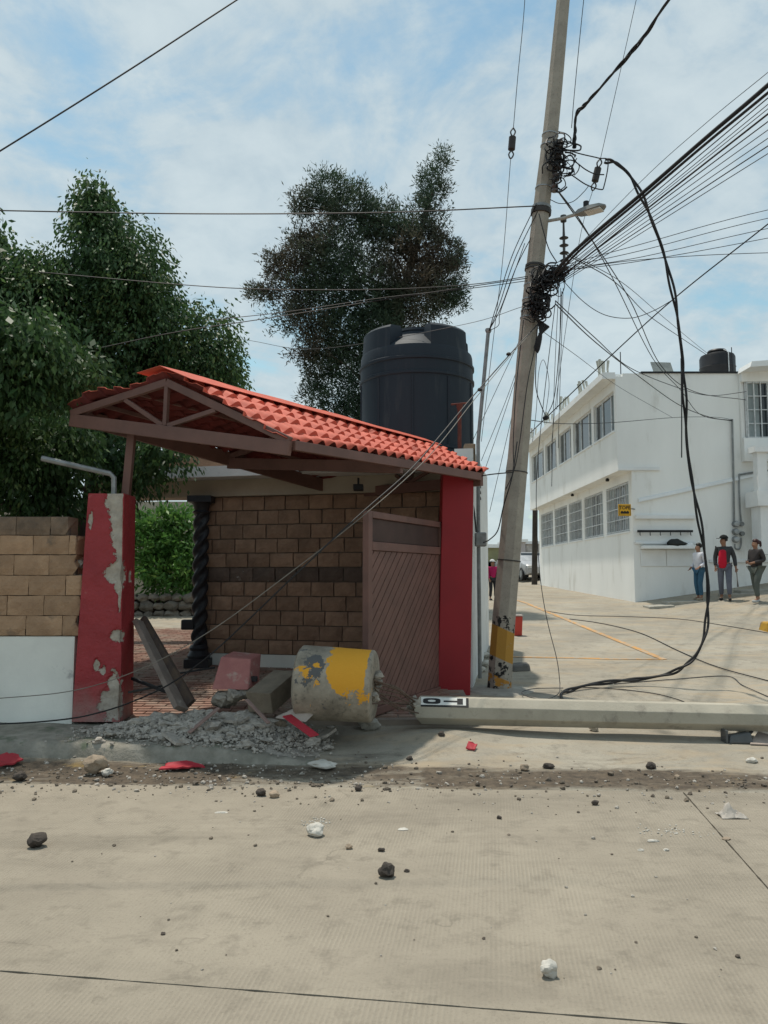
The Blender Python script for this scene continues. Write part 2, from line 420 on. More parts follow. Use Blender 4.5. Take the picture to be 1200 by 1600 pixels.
# ================================================================== WHITE BUILDING ACROSS THE SIDE STREET
M_white = mat('white_wall_paint', (.84, .84, .81), (.80, .80, .77), scale=1.6, rough=.8, bump=.2, bscale=14, c3=(.56, .54, .48), c3scale=1.6, c3lo=.56, c3hi=.8, big=.06, stretch=(1, 1, .28))
M_white2 = mat('white_trim_paint', (.80, .81, .80), (.74, .75, .74), scale=3, rough=.7, bump=.05, big=.04)
M_alum = mat('white_aluminium', (.7, .72, .72), rough=.45, scale=8)
M_glass = mat('dark_window_glass', (.03, .04, .042), (.02, .026, .03), scale=1.2, rough=.08, spec=.6)
M_curtain = mat('pale_curtain_behind_glass', (.32, .36, .36), (.24, .28, .28), scale=6, rough=.35, stretch=(1, 6, .3))
M_bar = mat('white_window_bar', (.66, .68, .68), scale=9, rough=.5)
M_black = mat('black_plastic', (.018, .018, .02), rough=.5)
M_grey = mat('grey_galvanised_metal', (.28, .29, .29), (.2, .21, .21), rough=.5, metal=.4, scale=12)

M_updrape = mat('dim_curtain_behind_glass', (.17, .20, .20), (.12, .145, .145), scale=6, rough=.3, stretch=(1, 6, .3))
X0, Y0, Y1 = 6.76, 20.8, 33.4
bld = thing('white_building', 'white two storey building with overhanging upper floor across the side street', 'building', (X0+4, Y0+6, 1))
M_soffit = M_white
# lower storey: built as bands round the real window openings
LZ0, LZ1, LWB, LWT = .2, 4.46, 2.84, 4.22
lowin = [(21.1, 23.25), (23.62, 25.8), (26.15, 28.0), (28.25, 30.35), (30.65, 33.0)]
mb = MB()
mb.box((X0, Y0, LZ0), (X0+.2, Y1, LWB)); mb.box((X0, Y0, LWT), (X0+.2, Y1, LZ1))
yy = Y0
for a, b in lowin+[(Y1, Y1)]:
    if a > yy: mb.box((X0, yy, LWB), (X0+.2, a, LWT))
    yy = b
mb.box((X0+.2, Y0, LZ0), (X0+12, Y0+.2, 4.46))
mb.box((X0+.2, Y1-.2, LZ0), (X0+12, Y1, 7.1))
mb.build('lower_wall', M_white, bld)
XU = 6.38; UZ0, UZ1, UWB, UWT = 4.46, 7.08, 5.62, 6.74
upwin = [(21.0, 23.06), (23.32, 25.6), (25.9, 27.8), (28.15, 30.1), (30.4, 32.9)]
mb = MB()
mb.box((XU, Y0-.003, UZ0), (XU+.2, Y1, UWB)); mb.box((XU, Y0-.003, UWT), (XU+.2, Y1, UZ1))
yy = Y0-.003
for a, b in upwin+[(Y1, Y1)]:
    if a > yy: mb.box((XU, yy, UWB), (XU+.2, a, UWT))
    yy = b
mb.box((XU+.2, Y0-.003, UZ0), (X0+12, Y0+.2, 7.17))
mb.box((XU+.2, Y0+.2, UZ0), (X0+.6, Y1, UZ0+.12))
mb.build('upper_wall', M_white, bld)
rf = MB(); rf.box((XU-.36, Y0-.003, 7.02), (XU-.002, Y1+.3, 7.20)); rf.box((XU+.002, Y0+.2, 7.085), (X0+12, Y1+.3, 7.2)); roof_o = rf.build('roof_slab', M_white2, bld)
# corner block of render between the two storeys and ledges on the street face
MB().box((X0-.38, Y0-.06, 4.47), (X0+.75, Y0-.006, 4.56)).build('ledge', M_white2, bld)
lw = MB(); p, q = pix(997, 782, Y0), pix(1205, 736, Y0)
lw.hexa([(p.x, Y0-.07, p.z-.05), (q.x, Y0-.07, q.z-.05), (q.x, Y0-.005, q.z-.05), (p.x, Y0-.005, p.z-.05), (p.x, Y0-.05, p.z+.03), (q.x, Y0-.05, q.z+.03), (q.x, Y0-.005, q.z+.05), (p.x, Y0-.005, p.z+.05)]); lw.build('sloping_ledge', M_white2, bld)
def faceboard(x0, x1, y0, y1, t, name, m=M_white2):
    a, b = pix(x0, y1, Y0), pix(x1, y0, Y0)
    return MB().box((a.x, Y0-t, a.z), (b.x, Y0-.006, b.z)).build(name, m, bld, bevel=.01)
faceboard(992, 1085, 805, 811, .10, 'ledge'); faceboard(992, 1085, 846, 850, .09, 'ledge')
faceboard(1000, 1087, 853, 858, .32, 'shelf'); faceboard(1108, 1230, 874, 879, .05, 'ledge')
faceboard(1001, 1040, 859, 885, .03, 'shutter_panel'); faceboard(1041.5, 1086, 859, 885, .03, 'shutter_panel')
def window(y0, y1, z0, z1, x, barred, name='window'):
    rv = MB(); t = .05
    for lo, hi in (((y0, z0), (y0+t, z1)), ((y1-t, z0), (y1, z1)), ((y0+t, z0), (y1-t, z0+t)), ((y0+t, z1-t), (y1-t, z1))):
        rv.box((x+.07, lo[0], lo[1]), (x+.13, hi[0], hi[1]))
    w = rv.build(name, M_alum, bld)
    MB().box((x-.03, y0-.02, z0-.05), (x+.19, y1+.02, z0-.002)).build('sill', M_white2, w)
    if not barred:
        # sliding sashes: dark glass, pale drawn curtain, dark glass, pale
        L = y1-y0-2*t; ys_ = [y0+t, y0+t+.30*L, y0+t+.62*L, y1-t]
        ks = [M_curtain, M_glass, M_curtain] 
        seq = [(0, .22, M_curtain), (.22, .25, M_alum), (.25, .66, M_glass), (.66, .69, M_alum), (.69, .80, M_curtain), (.80, 1, M_glass)]
        for a, b_, m_ in seq:
            m_ = M_updrape if m_ is M_curtain else m_; nm = 'mullion' if m_ is M_alum else 'pane'
            xx = x+.07 if m_ is M_alum else x+.10
            MB().box((xx, y0+t+a*L, z0+t), (x+.115, y0+t+b_*L, z1-t)).build(nm, m_, w)
    else:
        for k in range(4):
            a = y0+t+(y1-y0-2*t)*k/4; b_ = y0+t+(y1-y0-2*t)*(k+1)/4
            MB().box((x+.105, a+.01, z0+t), (x+.115, b_-.01, z1-t)).build('pane', M_glass if k % 3 else M_curtain, w)
            if k: MB().box((x+.085, a-.02, z0+t), (x+.12, a+.02, z1-t)).build('mullion', M_alum, w)
        g = MB(); n = 13
        for k in range(n): 
            yk = y0+.06+(y1-y0-.12)*k/(n-1); g.box((x+.012, yk-.009, z0), (x+.030, yk+.009, z1))
        for k in range(5):
            zk = z0+.04+(z1-z0-.08)*k/4; g.box((x+.003, y0, zk-.012), (x+.011, y1, zk+.012))
        g.build('bars', M_bar, w)
for a, b in lowin: window(a, b, LWB, LWT, X0, True)
for a, b in upwin: window(a, b, UWB, UWT, XU, False)
# soffit lamps, conduits, meters: fixed to the wall
for yk in (22.4, 26.6):
    MB().lathe((X0-.2, yk, 4.36), [(0, 0), (.05, .01), (.06, .06), (.03, .095), (0, .095)], 10).build('soffit_lamp', M_black, bld, smooth=True)
def meterpt(px, py, off=.06): p = pix(px, py, Y0-off); return p
c1 = MB().tube([meterpt(1144, 655), meterpt(1146, 740), meterpt(1147, 815)], .028, 8).build('conduit', M_grey, bld, smooth=True)
c2 = MB().tube(spline([meterpt(1200, 735), meterpt(1160, 741), meterpt(1155, 746), meterpt(1156, 790), meterpt(1158, 815)], 6), .024, 8).build('conduit', M_grey, bld, smooth=True)
for px, py in ((1148, 819), (1148, 831), (1148, 843), (1157, 819), (1158, 834)):
    c = meterpt(px, py, 0); r = .088 if px == 1148 else .06
    mb = MB(); mb.tube([(c.x, Y0-.01, c.z), (c.x, Y0-.10, c.z)], r, 16); m_ = mb.build('electricity_meter', M_grey, bld, smooth=True)
    if px == 1148: MB().tube([(c.x, Y0-.10, c.z), (c.x, Y0-.16, c.z), (c.x, Y0-.175, c.z)], [r*.78, r*.78, r*.4], 16).build('glass_dome', mat('meter_glass', (.45, .47, .47), rough=.15), m_, smooth=True)
MB().tube(spline([meterpt(1148, 850), meterpt(1149, 857), meterpt(1155, 858), meterpt(1158, 850), meterpt(1158, 840)], 5), .02, 8).build('conduit', M_grey, bld, smooth=True)
# rebar-and-concrete stubs left standing along the roof edge
M_stub = mat('raw_column_stub', (.55, .55, .48), (.45, .45, .40), bump=.3)
for k, yk in enumerate((21.3, 23.6, 26.0, 28.6, 31.8)):
    t_ = MB()
    for i in range(5):
        xx = XU-.26+.11*(i % 3)+random.uniform(-.02, .02); y2 = yk+.22*(i//3)+random.uniform(-.05, .05); h = random.uniform(.42, .62)
        t_.tube([(xx, y2, 7.19), (xx+random.uniform(-.03, .03), y2, 7.2+h*.45), (xx+random.uniform(-.05, .05), y2+.02, 7.2+h)], [.016, .03, .042], 6)
    t_.build('column_stub', M_stub, bld)
MB().tube([(XU+.5, 21.9, 7.19), (XU+.5, 21.9, 8.1)], .014, 6).build('rebar', M_black, bld)
# dark flashing along the parapet of the street face
mb = MB(); mb.box((XU+.7, Y0-.05, 7.172), (X0+12, Y0+.15, 7.215)); mb.build('parapet_flashing', M_black, bld)

# things standing on that roof
def tank(loc, r, h, label, m, parts=True):
    t = thing('water_tank', label, 'water tank', loc)
    return t
tk = thing('water_tank', 'small black plastic water tank on the white building roof', 'water tank', pix(1121, 572, 22.5))
c = tk.location
MB().lathe((c.x, c.y, 7.2), [(0, 0), (.5, 0), (.51, .05), (.5, .55), (.515, .58), (.5, .61), (.5, .88), (.47, .95), (.26, 1.02), (.25, 1.05), (.0, 1.05)], 32).build('body', M_black, tk, smooth=True)
MB().lathe((c.x, c.y, 8.25), [(.27, 0), (.28, .03), (.25, .07), (0, .09)], 24).build('lid', M_black, tk, smooth=True)
MB().tube([(c.x+.1, c.y-.53, 7.2), (c.x+.1, c.y-.53, 8.15), (c.x+.08, c.y-.2, 8.3)], .012, 6).build('pipe', M_bar, tk)
sh = thing('solar_water_heater', 'grey slanted solar panel standing on the white building roof', 'solar panel', pix(1040, 572, 22))
p = pix(1040, 571, 22)
PZ = .28
MB().hexa([(p.x-.26, 21.9, 7.21), (p.x+.28, 21.9, 7.21), (p.x+.28, 22.0, 7.21), (p.x-.26, 22.0, 7.21), (p.x-.32, 22.3, 7.92), (p.x+.26, 22.3, 7.9), (p.x+.26, 22.36, 7.9), (p.x-.32, 22.36, 7.92)]).build('panel', mat('dusty_panel', (.2, .22, .21), rough=.5), sh)
MB().beam((p.x+.1, 22.6, 7.21), (p.x+.1, 22.34, 7.86), .03, .03).build('leg', M_grey, sh)
MB().beam((p.x-.2, 22.6, 7.21), (p.x-.2, 22.34, 7.86), .03, .03).build('leg', M_grey, sh)
p = pix(1144, 572, 21.6); an = MB().tube([(p.x, p.y, 7.18), (p.x, p.y, 8.15)], .012, 6); an.tube([(p.x, p.y, 8.0), (p.x+.03, p.y, 7.2)], .008, 5)
tag(an.build('antenna_mast', M_black), 'thin black antenna mast beside the small roof tank', 'antenna')

# second white building at the right edge, a little nearer
b2 = thing('neighbouring_house', 'white house cut by the right edge with barred window and balcony', 'house', (11.5, 20.4, 1.4))
FX = pix(1163, 700, 20.6).x
wx0, wx1 = pix(1165, 600, 20.6).x, pix(1165, 600, 20.6).x+1.15; wz0, wz1 = pix(1165, 684, 20.6).z, pix(1165, 596, 20.6).z
mb = MB(); yf = 20.6; XE = FX+5
mb.box((wx1, yf, 4.7), (XE, Y0-.01, 7.2)); mb.box((FX-.0, yf, wz1), (wx1-.001, Y0-.01, 7.2)); mb.box((FX, yf, 4.7), (wx1-.001, Y0-.01, wz0))
mb.box((FX, yf+.12, wz0), (wx0, Y0-.01, wz1))
mb.build('wall', M_white, b2)
a = pix(1164, 575, 20.3); MB().hexa([(a.x, 20.0, a.z-.05), (XE, 20.0, a.z+.3), (XE, 20.75, a.z+.3), (a.x, 20.75, a.z-.05), (a.x+.05, 20.0, a.z+.10), (XE, 20.0, a.z+.48), (XE, 20.75, a.z+.48), (a.x+.05, 20.75, a.z+.10)]).build('roof_slab', M_white2, b2)
w = MB(); 
for lo, hi in (((wx0, wz0), (wx0+.04, wz1)), ((wx1-.04, wz0), (wx1, wz1)), ((wx0+.04, wz0), (wx1-.04, wz0+.04)), ((wx0+.04, wz1-.04), (wx1-.04, wz1))): w.box((lo[0], yf+.05, lo[1]), (hi[0], yf+.1, hi[1]))
w = w.build('window', M_alum, b2)
for k in range(3): 
    MB().box((wx0+.04+k*.36, yf+.08, wz0+.04), (wx0+.38+k*.36, yf+.09, wz1-.04)).build('pane', M_glass if k else M_curtain, w)
g = MB()
for k in range(7): g.box((wx0+.02+k*.185, yf-.002, wz0), (wx0+.045+k*.185, yf+.02, wz1))
for k in range(5): zk = wz0+.02+(wz1-wz0-.04)*k/4; g.box((wx0, yf+.021, zk-.013), (wx1, yf+.033, zk+.013))
g.build('bars', M_bar, w)
bx = pix(1181, 700, 19.9); bal = MB().box((bx.x, 19.9, pix(0, 790, 19.9).z), (XE, yf-.002, pix(0, 766, 19.9).z)).build('balcony', M_white2, b2)
MB().box((bx.x+.05, 19.95, pix(0, 766, 19.9).z), (bx.x+.3, 20.2, pix(0, 706, 19.9).z)).build('pillar', M_white2, bal)
MB().box((bx.x-.05, 19.86, pix(0, 706, 19.9).z), (XE, 20.28, pix(0, 697, 19.9).z)).build('handrail', M_white2, bal)
MB().box((bx.x+.1, 20.0, pix(0, 866, 19.9).z), (bx.x+.45, 20.5, pix(0, 790, 19.9).z-.003)).build('bracket', M_white2, b2)
# ================================================================== GATEWAY HOUSE
M_brickL = mat('tan_split_face_block', (.42, .27, .165), (.34, .215, .13), scale=7, bump=.8, bscale=28, rand=.14, c3=(.19, .14, .10), c3scale=5, c3lo=.6, c3hi=.72)
M_brickTop = mat('tree_shadowed_coping_block', (.24, .168, .115), (.16, .115, .082), scale=7, bump=.8, bscale=28, rand=.15)  # top course in a darker tan, the tree's shadow put into its colour
M_brickR = mat('brown_stone_block', (.33, .21, .142), (.24, .152, .103), scale=5, bump=.6, bscale=24, rand=.17, c3=(.33, .22, .16), c3scale=3, c3lo=.6, c3hi=.75)
M_brickD = mat('weathered_dark_block', (.13, .092, .072), (.09, .066, .054), scale=5, bump=.6, bscale=24, rand=.2, c3=(.42, .40, .37), c3scale=2.6, c3lo=.66, c3hi=.69)
M_mortar = mat('grey_brown_mortar', (.15, .115, .09), (.10, .08, .062), scale=8, bump=.5)
M_red = None
def red_paint(name, lo=.62, hi=.64, c=(.36, .028, .03)):
    return mat(name, c, tuple(x*.8 for x in c), scale=3, rough=.55, bump=.15, bscale=18, c3=(.42, .38, .32), c3scale=2.4, c3lo=lo, c3hi=hi)
M_redpill = red_paint('chipped_red_paint', .67, .69)
M_redclean = mat('red_wall_paint', (.30, .016, .022), (.26, .015, .02), scale=2, rough=.5, bump=.05)
M_conc = mat('grey_concrete', (.36, .34, .29), (.27, .255, .22), scale=6, bump=.5, bscale=22)
M_rawconc = mat('broken_concrete', (.38, .345, .29), (.27, .245, .21), scale=9, bump=1.0, bscale=16, c3=(.5, .47, .41), c3scale=14, c3lo=.6, c3hi=.7)
M_brown = mat('brown_steel_paint', (.17, .088, .07), (.135, .072, .058), scale=4, rough=.5, bump=.05)
M_wood = mat('grey_weathered_wood', (.22, .18, .145), (.13, .105, .085), scale=5, bump=.5, stretch=(1, 1, .2))

def block_mesh(name, l, h, d, m, seed, rough=.006, ragged=0):
    """split-face block: a bevelled box whose front face is a little uneven"""
    bm = bmesh.new(); nx, nz = 4, 3; rs = random.Random(seed)
    e = .008; vs = {}
    for i in range(nx+1):
        for k in range(nz+1):
            x = l*i/nx; z = h*k/nz; y = -rs.random()*rough
            if i in (0, nx) or k in (0, nz): y = e
            xx = x+(rs.uniform(-.004, .004) if i in (0, nx) else 0); zz = z+(rs.uniform(-.003, .003) if k in (0, nz) else 0)
            if ragged and i == nx: xx -= rs.random()*ragged
            vs[i, k] = bm.verts.new((xx, y, zz))
    # second ring just inside the edge gives a rounded arris
    for i in range(nx):
        for k in range(nz): bm.faces.new((vs[i, k], vs[i+1, k], vs[i+1, k+1], vs[i, k+1]))
    bk = [bm.verts.new(p) for p in ((0, d, 0), (l, d, 0), (l, d, h), (0, d, h))]
    bm.faces.new((bk[0],)+tuple(vs[i, 0] for i in range(nx, -1, -1))[::-1]+(bk[1],)) if False else None
    rim = [vs[i, 0] for i in range(nx+1)], [vs[nx, k] for k in range(nz+1)], [vs[i, nz] for i in range(nx, -1, -1)], [vs[0, k] for k in range(nz, -1, -1)]
    for r_, (p, q) in zip(rim, ((0, 1), (1, 2), (2, 3), (3, 0))): bm.faces.new([bk[p]]+[bk[q]]+r_[::-1])
    bmesh.ops.recalc_face_normals(bm, faces=bm.faces)
    me = bpy.data.meshes.new(name); bm.to_mesh(me); bm.free(); me.materials.append(m)
    return me

# ---- left boundary wall: white base, blocks above with a torn end
DW = 7.7
lwall = thing('boundary_wall', 'tan block wall on a white base, torn open beside the leaning red pillar', 'wall', (-5, DW, .15))
bz0 = pix(60, 994, DW).z
M_whitebase = mat('grubby_white_base', (.74, .74, .68), (.66, .66, .61), scale=2, rough=.75, bump=.15, c3=(.34, .34, .33), c3scale=3.4, c3lo=.63, c3hi=.74)
MB().box((-8.2, DW+.012, .05), (-3.075, DW+.22, bz0-.004)).build('base', M_whitebase, lwall)
rows = [(993, 962.5, [-170, -117, -64, -10, 43, 100, 128]), (961.5, 931, [-200, -147, -93, -40, 13, 70, 128]), (930, 899.5, [-172, -118, -66, -10, 45, 103, 133]),
        (898.5, 867.5, [-194, -142, -88, -32, 21, 76, 121]), (866, 837, [-164, -110, -56, -3, 50, 106, 121]), (835.5, 808, [-192, -138, -84, -30, 22, 76, 108])]
core = MB(); sd = 0
for ya, yb, js in rows:
    z0, z1 = pix(60, ya, DW).z, pix(60, yb, DW).z
    xs_ = [pix(j, 900, DW).x for j in js]
    core.box((-8.2, DW+.016, z0-.006), (xs_[-1]-.03, DW+.19, z1+.006)) if ya < 990 else core.box((-8.2, DW+.016, z0-.003), (xs_[-1]-.03, DW+.19, z1+.006))
    for a, b in zip(xs_, xs_[1:]):
        sd += 1; last = b == xs_[-1]; top = ya < 840
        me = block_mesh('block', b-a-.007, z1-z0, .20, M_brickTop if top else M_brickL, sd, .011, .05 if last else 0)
        o = bpy.data.objects.new('block', me); COL.objects.link(o); o.location = (a+.0035, DW-.004-random.uniform(0, .004), z0); attach(o, lwall)
core.build('mortar', M_mortar, lwall)
# torn stubs of the core left hanging at the break
for py in (880, 905, 945):
    p = pix(126, py, DW+.1); MB().stone(p, .055, 2, .5).build('broken_stub', M_rawconc, lwall)

# ---- left red pillar, leaning, plaster knocked off
def pillar_red():
    m = bpy.data.materials.new('battered_red_pillar_paint'); m.use_nodes = True
    N, L = m.node_tree.nodes, m.node_tree.links; b = N['Principled BSDF']; b.inputs['Roughness'].default_value = .6
    a = N.new('ShaderNodeAttribute'); a.attribute_name = 'bare'
    g = N.new('ShaderNodeNewGeometry')
    def nz(s, d=8, r=.65):
        n = N.new('ShaderNodeTexNoise'); n.inputs['Scale'].default_value = s; n.inputs['Detail'].default_value = d; n.inputs['Roughness'].default_value = r; L.new(g.outputs['Position'], n.inputs['Vector']); return n.outputs['Fac']
    def mr(x, lo, hi, o0=0., o1=1.):
        n = N.new('ShaderNodeMapRange'); n.inputs[1].default_value = lo; n.inputs[2].default_value = hi; n.inputs[3].default_value = o0; n.inputs[4].default_value = o1; L.new(x, n.inputs[0]); return n.outputs[0]
    def mixc(f, A, B):
        n = N.new('ShaderNodeMix'); n.data_type = 'RGBA'; L.new(f, n.inputs['Factor'])
        for k, x in (('A', A), ('B', B)):
            if isinstance(x, tuple): n.inputs[k].default_value = (*x, 1)
            else: L.new(x, n.inputs[k])
        return n.outputs['Result']
    red = mixc(mr(nz(2.5), .35, .65), (.34, .030, .036), (.27, .022, .027))
    red = mixc(mr(nz(7, 10, .75), .63, .70, 0, .6), red, (.52, .22, .20))        # scuffs
    conc = mixc(mr(nz(12), .35, .65), (.48, .43, .35), (.33, .29, .24))
    add = N.new('ShaderNodeMath'); add.operation = 'ADD'; L.new(a.outputs['Fac'], add.inputs[0]); L.new(mr(nz(10, 10, .75), .2, .8, -.55, .55), add.inputs[1])
    f = mr(add.outputs[0], .48, .52)
    dust = N.new('ShaderNodeAttribute'); dust.attribute_name = 'dust'
    col = mixc(f, red, conc)
    dadd = N.new('ShaderNodeMath'); dadd.operation = 'MULTIPLY'; L.new(dust.outputs['Fac'], dadd.inputs[0]); L.new(mr(nz(5), .3, .7, .3, 1.2), dadd.inputs[1])
    col = mixc(dadd.outputs[0], col, (.36, .30, .26)); L.new(col, b.inputs['Base Color'])
    bp = N.new('ShaderNodeBump'); bp.inputs['Strength'].default_value = .7; bp.inputs['Distance'].default_value = .02
    hh = N.new('ShaderNodeMath'); hh.operation = 'ADD'; L.new(mr(f, 0, 1, 1, 0), hh.inputs[0]); L.new(nz(30), hh.inputs[1]); L.new(hh.outputs[0], bp.inputs['Height']); L.new(bp.outputs[0], b.inputs['Normal'])
    return m
def pillar_left():
    D0 = 7.66; bl = pix(112, 1128, D0); br = pix(187, 1128, D0); tl = pix(138, 771, D0); tr = pix(194, 770, D0)
    dep = .40; nx, nz_ = 16, 90; vs = []; fs = []; bare = []; dust = []
    sill = [(0, 0), (1, 0), (1, 1), (0, 1)]
    # bare patches on the front (u, v from top, ru, rv) and right side faces
    fr = [(.74, .00, .28, .07), (.80, .06, .24, .08), (.85, .13, .19, .09), (.90, .2, .16, .09), (.93, .28, .10, .08), (.84, .355, .24, .045), (.95, .40, .13, .045), (.95, .455, .05, .07), (.90, .63, .17, .03),
          (.86, .84, .14, .06), (.78, .92, .24, .07), (.95, .9, .1, .1), (.45, .76, .06, .03), (.62, .78, .06, .02), (.1, .12, .04, .05)]
    rt = [(.05, .36, .22, .05), (.05, .63, .2, .025), (.65, .37, .1, .035), (.1, .9, .12, .09)]
    per = []
    for face in range(4):
        for i in range(nx): per.append((face, i/nx))
    def corner(f, u, t):
        L_, R_ = bl.lerp(tl, t), br.lerp(tr, t); wd = R_.x-L_.x
        P = [(L_.x, L_.y), (R_.x, R_.y), (R_.x+.0, R_.y+dep*(1-.12*t)), (L_.x, L_.y+dep*(1-.12*t))]
        a, b = Vector(P[f]), Vector(P[(f+1) % 4]); q = a.lerp(b, u); return q, L_.z
    for k in range(nz_+1):
        t = k/nz_
        for f, u in per:
            q, z = corner(f, u, t); v = 1-t
            bb = 0
            for (cu, cv, ru, rv) in (fr if f == 0 else rt if f == 1 else []):
                bb = max(bb, 1.15-.65*math.hypot((u-cu)/ru, (v-cv)/rv))
            bb = max(0, min(1, bb+.1*mnoise.noise(Vector((q.x*14, q.y*14, z*14)))))
            nrm = [(0, -1), (1, 0), (0, 1), (-1, 0)][f]
            ins = .018*sst(.42, .58, bb)+.006*mnoise.noise(Vector((q.x*9, q.y*9, z*9)))*(1+2*bb)
            ins += .0025*mnoise.noise(Vector((q.x*3, q.y*3, z*2)))
            if u < .02 or u > .98: pass
            vs.append((q.x-nrm[0]*ins, q.y-nrm[1]*ins, z)); bare.append(bb); dust.append(max(0, .75-1.9*t*2.2)*.9)
    n = len(per)
    for k in range(nz_):
        for i in range(n): fs.append((k*n+i, k*n+(i+1) % n, (k+1)*n+(i+1) % n, (k+1)*n+i))
    fs.append(tuple(nz_*n+i for i in range(n)))
    me = bpy.data.meshes.new('gate_pillar'); me.from_pydata(vs, [], fs); me.update()
    for nm, dat in (('bare', bare), ('dust', dust)):
        a = me.attributes.new(nm, 'FLOAT', 'POINT'); a.data.foreach_set('value', dat)
    o = mkobj('gate_pillar', me, pillar_red())
    tag(o, 'leaning red pillar with plaster knocked off, beside the torn block wall', 'pillar')
    return o
pillar_left()
# ---- right red pillar
pr = MB(); a = pix(683, 1092, 9.35); b = pix(735, 1092, 9.35); c = pix(692, 742, 9.35); d = pix(741, 742, 9.35)
pr.hexa([(a.x, 9.35, a.z-.1), (b.x, 9.37, a.z-.1), (b.x-.03, 9.80, a.z-.1), (a.x, 9.78, a.z-.1), (c.x, 9.35, c.z+.05), (d.x, 9.37, c.z+.05), (d.x-.03, 9.80, c.z+.05), (c.x, 9.78, c.z+.05)])
tag(pr.build('gate_pillar', M_redclean, bevel=.012), 'clean dark red pillar standing by the slatted gate', 'pillar')

# ---- small house behind the gateway: brick front, white street side, roof slab
house = thing('gatehouse', 'low house with brown stone block front and white street wall under the big tank', 'house', (-.8, 12.5, .4))
FL, FR = Vector((-2.62, 11.15, 0)), Vector((1.14, 10.25, 0))
fd = (FR-FL).normalized(); fn = Vector((fd.y, -fd.x, 0)); L_ = (FR-FL).length
fang = math.atan2(fd.y, fd.x)
zb, zt = .50, 2.74
nrow = 11; rh = (zt-zb)/nrow
meshes = {}
def bmesh_for(kind, l, seed):
    key = (kind, round(l, 2), seed)
    if key not in meshes: meshes[key] = block_mesh('block', l, rh-.016, .10, M_brickD if kind else M_brickR, hash(key) % 999, .012)
    return meshes[key]
for r_ in range(nrow):
    x = -.17*(r_ % 2)-.05*(r_ % 3); dark = r_ == 5
    while x < L_-.1:
        l = .335+random.choice((-.02, 0, .02)); x0 = max(0.0, x)
        l2 = min(x+l, L_)-x0
        if l2 > .06:
            me = bmesh_for(dark, l2-.016, random.randint(0, 2))
            o = bpy.data.objects.new('block', me); COL.objects.link(o)
            p = FL+fd*(x0+.008)+fn*random.uniform(.0, .014); o.location = (p.x, p.y, zb+r_*rh+.008); o.rotation_euler = (0, 0, fang); attach(o, house)
        x += l
Z = Vector((0, 0, 1))
core = MB(); inn = -fn
core.prism([FL+inn*.03+Z*.1, FR+inn*.03+Z*.1, FR+inn*.28+Z*.1, FL+inn*.28+Z*.1], Z*(zt-.1)); core.build('mortar', M_mortar, house)
MB().prism([FL+fn*.004+Z*.25, FR+fn*.004+Z*.25, FR+inn*.029+Z*.25, FL+inn*.029+Z*.25], Z*(zb-.252)).build('plinth', M_whitebase, house)
SB = Vector((1.80, 13.3, 0)); SF = Vector((1.20, 10.27, 0)); sdv = (SB-SF).normalized(); sn = Vector((-sdv.y, sdv.x, 0))
M_sidewall = mat('white_street_wall_paint', (.70, .71, .69), (.62, .63, .61), scale=1.6, rough=.8, bump=.15, c3=(.42, .40, .35), c3scale=1.4, c3lo=.62, c3hi=.8)  # plain white, same as the roof slab, with grey-brown stain patches
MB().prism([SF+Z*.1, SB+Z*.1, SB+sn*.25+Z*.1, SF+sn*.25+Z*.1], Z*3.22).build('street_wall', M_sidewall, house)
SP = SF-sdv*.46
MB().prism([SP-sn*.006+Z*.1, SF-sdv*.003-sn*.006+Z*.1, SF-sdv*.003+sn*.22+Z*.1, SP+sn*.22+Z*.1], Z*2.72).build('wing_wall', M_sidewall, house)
BL = FL-fd*2.2+inn*4; 
a0 = FL-fd*1.5
M_slab = mat('white_roof_slab_paint', (.70, .71, .69), (.62, .63, .61), scale=2.4, bump=.2, c3=(.4, .4, .37), c3scale=3, c3lo=.6, c3hi=.75)
MB().prism([a0+fn*.45+Z*2.98, FR+fn*.45-fd*.05+Z*2.98, SF+sn*.26+Z*2.98, SB+sn*.26+Z*2.98, FL+inn*3+Z*2.98, a0+inn*3+Z*2.98], Z*.15).build('roof_slab', M_slab, house)
M_lintel = mat('beige_render', (.42, .37, .29), (.36, .31, .245), scale=2, bump=.2)
MB().prism([a0+fn*.10+Z*2.742, FR+fn*.10-fd*.05+Z*2.742, FR+inn*.28-fd*.05+Z*2.742, a0+inn*.28+Z*2.742], Z*.236).build('lintel', M_lintel, house)
MB().prism([FL+inn*.285+Z*.1, FL+inn*3+Z*.1, FL+inn*3+fd*.2+Z*.1, FL+inn*.285+fd*.2+Z*.1], Z*2.87).build('rear_wall', M_lintel, house)
# stone clad corner block on the parapet
M_fieldstone = mat('brown_fieldstone', (.26, .20, .14), (.15, .115, .08), scale=8, bump=.8, bscale=12, c3=(.45, .40, .32), c3scale=10, c3lo=.62, c3hi=.68)
pc = pix(735, 735, 10.4); MB().box((pc.x-.08, 10.36, 2.9), (pc.x+.07, 10.6, pix(735, 694, 10.4).z)).build('stone_pier', M_fieldstone, house, bevel=.008)
# vents in the street wall
for z in (2.95, 2.86, 2.77):
    p = SF+sdv*1.25-sn*.003; MB().obox(p+Z*z, (sdv, sn, Z), (.16, .006, .018)).build('vent_slot', M_black, house)
